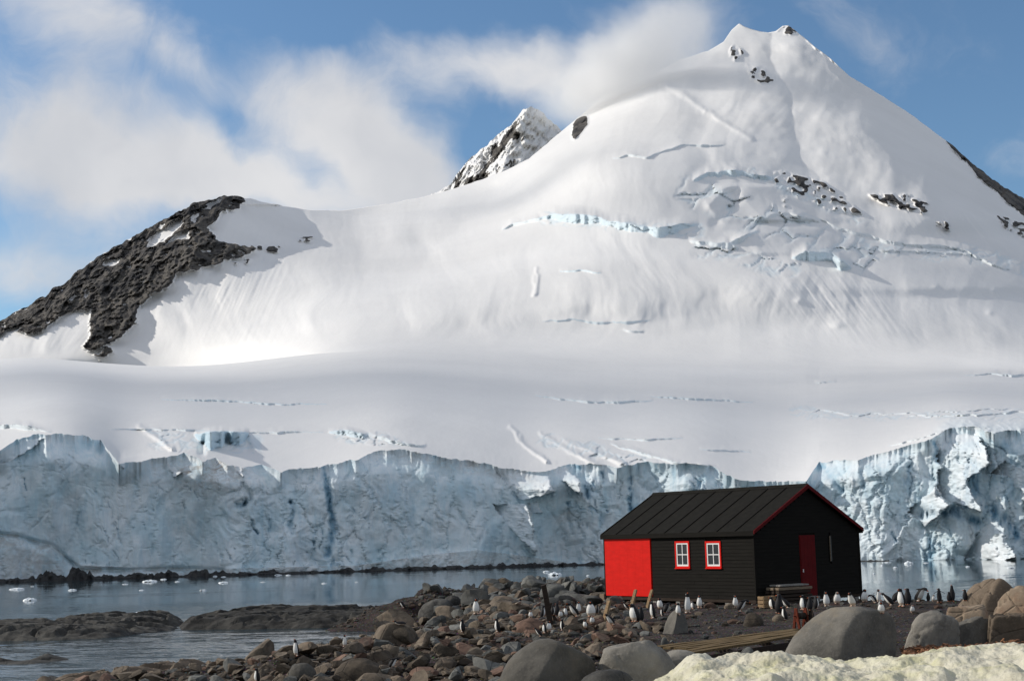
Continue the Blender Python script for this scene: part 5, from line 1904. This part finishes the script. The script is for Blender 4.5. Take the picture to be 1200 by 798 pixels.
# px, py of the feet, seen height, pose, heading in degrees (0 = facing right, 90 = away, -90 = the camera, 180 = left), label
PENG = [
 (347, 768, 20, 'tall', -110, 'penguin standing upright alone on the rocks by the inlet, facing the camera'),
 (404, 757, 14, 'flap', -95, 'small penguin with flippers out on the stony shore right of the lone upright one'),
 (301, 799, 17, 'stand', 190, 'penguin cut by the bottom edge on the lower left rocks'),
 (469, 732, 6, 'lie', 200, 'penguin lying on the big blocky rock, only its white front showing'),
 (460, 783, 13, 'bow', 0, 'penguin stooping between the brown stones low in the middle left'),
 (472, 712, 8, 'bow', 180, 'tiny dark penguin on the long ledge against the water'),
 (558, 719, 18, 'stand', -80, 'penguin standing on a reddish stone beside the back shore boulders'),
 (542, 740, 15, 'stand', 175, 'penguin in profile facing left, below the one on the reddish stone'),
 (583, 740, 16, 'stand', 185, 'slim penguin in profile left of the red brown lichened rock'),
 (606, 708, 7, 'lie', -60, 'penguin lying low among the dark back shore rocks'),
 (622, 723, 8, 'chick', -90, 'grey chick standing just above the red brown lichened rock'),
 (632, 745, 10, 'lean', 160, 'penguin leaning forward at the lower side of the lichened rock'),
 (636, 723, 14, 'stand', 10, 'penguin with its pale side to us directly left of the tall dark post'),
 (637, 727, 6, 'lie', -40, 'penguin lying at the foot of the tall dark post'),
 (638, 741, 12, 'stand', 200, 'penguin standing just below the tall dark post, left one of the two'),
 (643, 739, 12, 'fat', -60, 'plump penguin just below the tall dark post, right one of the two'),
 (648, 720, 12, 'stand', 30, 'penguin partly hidden by the tall dark post on its right side'),
 (653, 721, 15, 'look', 80, 'penguin showing its dark back right of the tall dark post'),
 (657, 723, 9, 'chick', -70, 'small grey chick right of the tall dark post'),
 (663, 722, 12, 'stand', -120, 'white fronted penguin between the tall post and the leaning pair'),
 (659, 738, 13, 'stand', 180, 'penguin in profile on open ground below the post group'),
 (673, 722, 16, 'lean', 190, 'penguin leaning left with a broad white belly'),
 (678, 718, 14, 'stand', -60, 'penguin right behind the leaning broad bellied one'),
 (686, 735, 9, 'fat', -110, 'small squat penguin on the brown stones under the broad fronted one'),
 (693, 722, 18, 'fat', -90, 'broad fronted penguin facing the camera left of the hut'),
 (700, 718, 10, 'stand', 40, 'dark penguin just right of the broad fronted one'),
 (694, 730, 8, 'chick', -80, 'grey chick just in front of the broad fronted penguin'),
 (716, 732, 14, 'lean', -140, 'penguin stepping forward beside the short pale slat'),
 (718, 714, 6, 'lie', -60, 'penguin lying on its nest behind the short pale slat'),
 (734, 713, 8, 'lean', 170, 'penguin bent towards the left pale slat'),
 (744, 728, 21, 'fat', 200, 'large penguin with long white belly and black back before the red door'),
 (751, 727, 16, 'look', 95, 'dark backed penguin right beside the large one before the red door'),
 (765, 724, 21, 'tall', 185, 'slender upright penguin in profile below the right pale slat'),
 (774, 713, 13, 'fat', -110, 'round bellied penguin at the foot of the black wall right of the slats'),
 (781, 717, 11, 'bow', 20, 'dark penguin bowing beside the round bellied one'),
 (776, 721, 9, 'stand', 180, 'narrow white penguin just in front of the round bellied one'),
 (795, 720, 14, 'lookr', -100, 'grey and white penguin left of the one that stretches up'),
 (806, 718, 24, 'tall', -60, 'penguin stretching up to its full height under the left window'),
 (812, 713, 9, 'chick', 180, 'grey chick between the stretching penguin and the short bright one'),
 (820, 712, 15, 'stand', -95, 'bright white fronted penguin against the wall between the two windows'),
 (862, 712, 15, 'stand', -100, 'white fronted penguin near the hut corner below the right window'),
 (869, 716, 14, 'bow', 0, 'dark penguin bowing right beside the hut corner'),
 (905, 713, 14, 'fat', 190, 'penguin with white front facing left just right of the crate'),
 (913, 718, 22, 'look', 90, 'penguin showing its black back in the group by the timber stack'),
 (921, 712, 14, 'lean', 175, 'penguin leaning left in front of the timber stack'),
 (920, 726, 16, 'stand', 165, 'nearest penguin of the group by the timber stack, narrow white front'),
 (941, 714, 17, 'stand', 200, 'penguin standing behind the rusty winch, white front to the left'),
 (949, 714, 15, 'look', 85, 'dark backed penguin behind the winch, middle one of three'),
 (957, 713, 15, 'lookr', 20, 'penguin behind the winch at the right of the three'),
 (969, 710, 17, 'stand', -100, 'white fronted penguin right of the dark red gable door'),
 (981, 707, 14, 'chick', -90, 'fluffy grey brown chick near the right end of the gable'),
 (999, 710, 17, 'lean', -120, 'penguin leaning left at the right corner of the hut'),
 (1013, 705, 15, 'fat', -90, 'white fronted penguin just outside the hut against the water'),
 (1024, 706, 10, 'bow', 190, 'penguin bent low left of the pair against the water'),
 (1030, 705, 15, 'flap', -90, 'penguin with spread flippers second right of the hut'),
 (1032, 712, 10, 'chick', -80, 'brown chick standing in front of the penguin with spread flippers'),
 (1033, 718, 8, 'fat', -90, 'small orange brown stained penguin just above the broad grey boulder'),
 (1042, 709, 15, 'lean', 160, 'penguin leaning left with its white belly lit, before the upright pair'),
 (1050, 705, 15, 'lean', 20, 'penguin bending right beside the two tall dark ones'),
 (1057, 710, 21, 'stand', 195, 'tall penguin with dark back, left one of the dark pair'),
 (1064, 708, 19, 'look', 70, 'tall penguin turned away, right one of the dark pair'),
 (1069, 717, 9, 'chick', -90, 'small grey chick standing alone in front of the dark pair'),
 (1074, 704, 8, 'fat', 100, 'squat penguin low beside the one arching its neck'),
 (1079, 704, 16, 'bow', -50, 'penguin arching its neck down over a white front'),
 (1088, 704, 10, 'look', 60, 'dark penguin right behind the neck arching one'),
 (1094, 704, 7, 'chick', -90, 'pale chick between the dark penguin and the flapping one'),
 (1101, 705, 16, 'flap', 110, 'penguin with both flippers raised against the water, seen from behind'),
 (1116, 704, 19, 'tall', 100, 'dark upright penguin last before the tan outcrop'),
 (1112, 704, 11, 'stand', 80, 'shorter dark penguin leaning against the last upright one'),
 (1131, 703, 11, 'look', 90, 'penguin half hidden by the top of the tan outcrop'),
]
spots_ = []
for px, py, hp, pose, hd, lab in PENG:
    spots_.append(cast(px, py))
for (px, py, hp, pose, hd, lab), p in zip(PENG, spots_):
    me, top = PV[pose]
    s_ = hp * p.y / FPX / top
    s_ = min(max(s_ * 1.0, 0.45), 1.35)
    o = bpy.data.objects.new('penguin', me)
    o.location = (p.x, p.y, p.z - 0.012)
    o.scale = (s_ * 1.12, s_ * 1.2, s_)
    o.rotation_euler = (random.uniform(-.05, .05), random.uniform(-.05, .05), math.radians(hd + random.uniform(-14, 14)))
    tag(o, lab, 'penguin', 'penguins of the colony round the hut')
    link(o)
for h_ in hut.children_recursive:
    h_.hide_viewport = False

# ================================================================== ICE FLOES
M_FLOE = simple_material('floating_ice', (0.70, 0.76, 0.79), 0.45, 0.08, 4.0, 0.4, 0.1)
FLOES = [(35, 703.5, 16, 6, 'ragged white ice floe near the left edge of the channel'), (20, 690.5, 18, 3.5, 'long low ice floe close to the left edge under the cliff'),
         (85, 691.5, 9, 3, 'small ice floe right of the long low one at the left'), (38, 687, 4, 1.5, 'chip of ice above the ragged floe near the left edge'), (176, 681.5, 17, 4, 'flat toothed ice floe below the dark shore hump'),
         (192, 678.8, 7, 1.8, 'chip of ice between the dark hump and its toothed floe'), (147, 684.5, 7, 1.5, 'chip of ice nearest the toothed floe, on its right'), (166, 691.5, 6, 1.5, 'chip of ice under the toothed floe on the left'), (208, 681.5, 6, 1.5, 'chip of ice far left middle water under the toothed floe'), (238, 691.8, 8, 3, 'small peaked ice floe in mid channel left of the reflections'),
         (262, 682.8, 12, 3, 'thin ice floe near the cliff foot at the left third'), (252, 675.3, 5, 2.2, 'chip of ice right of the toothed floe'), (262, 676.0, 6, 1.8, 'chip of ice hard by the dark shore left of the boulder like lump'), (163, 718.5, 9, 4.5, 'ice floe stranded behind the craggy ledge'),
         (308, 682, 6, 1.5, 'chip of ice touching the dark shore beside its twin'), (326, 673.8, 9, 2, 'chip of ice below the lump on the dark shore'), (338, 674, 6, 2, 'chip of ice first of two in a row near the dark shore'), (380, 683.5, 6, 2, 'chip of ice second of two in a row near the dark shore'), (404, 668.8, 8, 1.6, 'chip of ice alone in open water, left third'), (418, 682, 4, 1.2, 'chip of ice close under the cliff near the middle left'),
         (564, 665.4, 9, 2, 'chip of ice in the calm reflections, middle left'), (640, 670, 8, 3, 'small pointed chunk beside the larger white floe'), (650, 673.8, 16, 6.5, 'largest ragged white floe, left of the hut'),
         (665, 680, 9, 4, 'smaller ragged floe between the largest one and the hut'), (693, 682.5, 13, 3, 'low flat floe against the hut wall'), (689, 674.5, 4, 1.8, 'chip of ice at the cliff foot halfway across'),
         (1065, 660.4, 10, 5.5, 'bright lumpy floe far out right of the hut'), (1040, 659, 8, 2, 'chip of ice hard above the low floe by the hut'), (1049, 665.5, 6, 3, 'chip of ice beside the bright lumpy floe, left of it'), (1034, 662.5, 4, 2, 'chip of ice just below the bright lumpy floe'), (1024, 672.5, 4, 2.5, 'chip of ice left of the three below the bright floe'),
         (1085, 659.5, 6, 1.5, 'chip of ice nearest the hut on its right side'), (1134, 664, 5, 2, 'chip of ice right of the bright lumpy floe'), (1184, 665.5, 8, 3, 'small white floe at the right edge over the outcrop'), (1176, 674, 4, 1.5, 'chip of ice in open water above the last penguins')]
for i, (px, py, wp, hp, lab) in enumerate(FLOES):
    hp *= 0.62
    p = at_z(px, py, 0.0)
    r_ = wp * p[1] / FPX / 2
    h_ = hp * p[1] / FPX
    n_, m_ = 26, 16
    U, W_ = np.meshgrid(np.linspace(-1, 1, n_), np.linspace(-1, 1, m_))
    rr_ = np.sqrt(U ** 2 + W_ ** 2)
    k_ = np.clip(1.05 - rr_ + 0.18 * fbm(U * 3 + i * 7, W_ * 3, o=3, seed=800 + i), 0, 1)
    z = np.where(k_ > 0, h_ * np.clip(0.35 * sstep(0, 0.15, k_) + 0.75 * k_ * np.maximum(0, 0.35 + fbm(U * 2.2 + i * 3, W_ * 2.2, o=4, seed=820 + i, ridged=True)), 0, 1.05), -0.3)
    P = np.stack([U * r_, W_ * r_ * 0.8, z], -1)
    o = grid_mesh('ice_floe', P, M_FLOE)
    o.location = (p[0], p[1], 0.0)
    tag(o, lab, 'ice floe', 'ice floes drifting in the channel')
    link(o)

# ================================================================== CLOUD hanging on the summit ridge
m = bpy.data.materials.new('ridge_cloud')
m.use_nodes = True
n = NT(m.node_tree)
oc_ = n.n.new('ShaderNodeTexCoord').outputs['Object']
nz = n.new('ShaderNodeTexNoise', Vector=oc_, Scale=0.011, Detail=5.0, Roughness=0.58, Distortion=0.4).outputs['Fac']
gr = n.n.new('ShaderNodeTexCoord').outputs['Generated']
cen = n.new('ShaderNodeVectorMath', dict(operation='SUBTRACT'), i0=gr, i1=(0.5, 0.5, 0.5)).outputs[0]
ln = n.new('ShaderNodeVectorMath', dict(operation='LENGTH'), i0=cen).outputs['Value']
fall = n.ramp(ln, 0.06, 0.47, 1.0, 0.0)
den = n.math('MULTIPLY', n.ramp(n.math('ADD', nz, n.math('MULTIPLY', fall, 0.42)), 0.62, 0.95), fall)
pv = n.new('ShaderNodeVolumePrincipled', Color=(0.98, 0.98, 0.98), Density=n.math('MULTIPLY', den, 0.024), Anisotropy=0.2)
oo = n.new('ShaderNodeOutputMaterial')
n.t.links.new(pv.outputs[0], oo.inputs['Volume'])


def cloud(cpx, cpy, Yc, wpx, hpx, depth, tilt):
    c = at_y(cpx, cpy, Yc)
    bm = bmesh.new()
    bmesh.ops.create_icosphere(bm, subdivisions=3, radius=1.0)
    for v in bm.verts:
        v.co = (v.co.x * wpx * Yc / FPX / 2, v.co.y * depth / 2, v.co.z * hpx * Yc / FPX / 2)
    me = bpy.data.meshes.new('ridge_cloud')
    bm.to_mesh(me)
    bm.free()
    me.materials.append(m)
    o = bpy.data.objects.new('ridge_cloud', me)
    o.location = tuple(c)
    o.rotation_euler = (0, tilt, 0)
    return link(tag(o, kind='stuff'))


cloud(730, 82, 2230, 420, 185, 440, math.radians(-22))


def cloud_at(target, dist, rx, ry, rz):
    """a cloud of the broken cover, standing where its shade falls on target"""
    c = Vector(target) + sun_dir * dist
    bm = bmesh.new()
    bmesh.ops.create_icosphere(bm, subdivisions=3, radius=1.0)
    for v in bm.verts:
        v.co = (v.co.x * rx, v.co.y * ry, v.co.z * rz)
    me = bpy.data.meshes.new('drifting_cloud')
    bm.to_mesh(me)
    bm.free()
    me.materials.append(m2)
    o = bpy.data.objects.new('drifting_cloud', me)
    o.location = c
    return link(tag(o, kind='stuff'))


m2 = bpy.data.materials.new('drifting_cloud')
m2.use_nodes = True
n = NT(m2.node_tree)
oc_ = n.n.new('ShaderNodeTexCoord').outputs['Object']
nz = n.new('ShaderNodeTexNoise', Vector=oc_, Scale=0.0042, Detail=4.0, Roughness=0.55, Distortion=0.5).outputs['Fac']
gr = n.n.new('ShaderNodeTexCoord').outputs['Generated']
cen = n.new('ShaderNodeVectorMath', dict(operation='SUBTRACT'), i0=gr, i1=(0.5, 0.5, 0.5)).outputs[0]
ln = n.new('ShaderNodeVectorMath', dict(operation='LENGTH'), i0=cen).outputs['Value']
fall = n.ramp(ln, 0.08, 0.5, 1.0, 0.0)
den = n.math('MULTIPLY', n.ramp(nz, 0.22, 0.68), fall)
pv = n.new('ShaderNodeVolumePrincipled', Color=(0.98, 0.98, 0.98), Density=n.math('MULTIPLY', den, 0.0042), Anisotropy=0.3)
oo = n.new('ShaderNodeOutputMaterial')
n.t.links.new(pv.outputs[0], oo.inputs['Volume'])
cloud_at((60, 480, 60), 2300, 700, 430, 150)
cloud_at((520, 1150, 250), 2500, 420, 420, 170)
cloud_at((620, 2150, 640), 2400, 300, 330, 140)
cloud_at((60, 1750, 420), 2600, 200, 260, 110)
sc.cycles.volume_bounces = 4
sc.cycles.volume_max_steps = 64
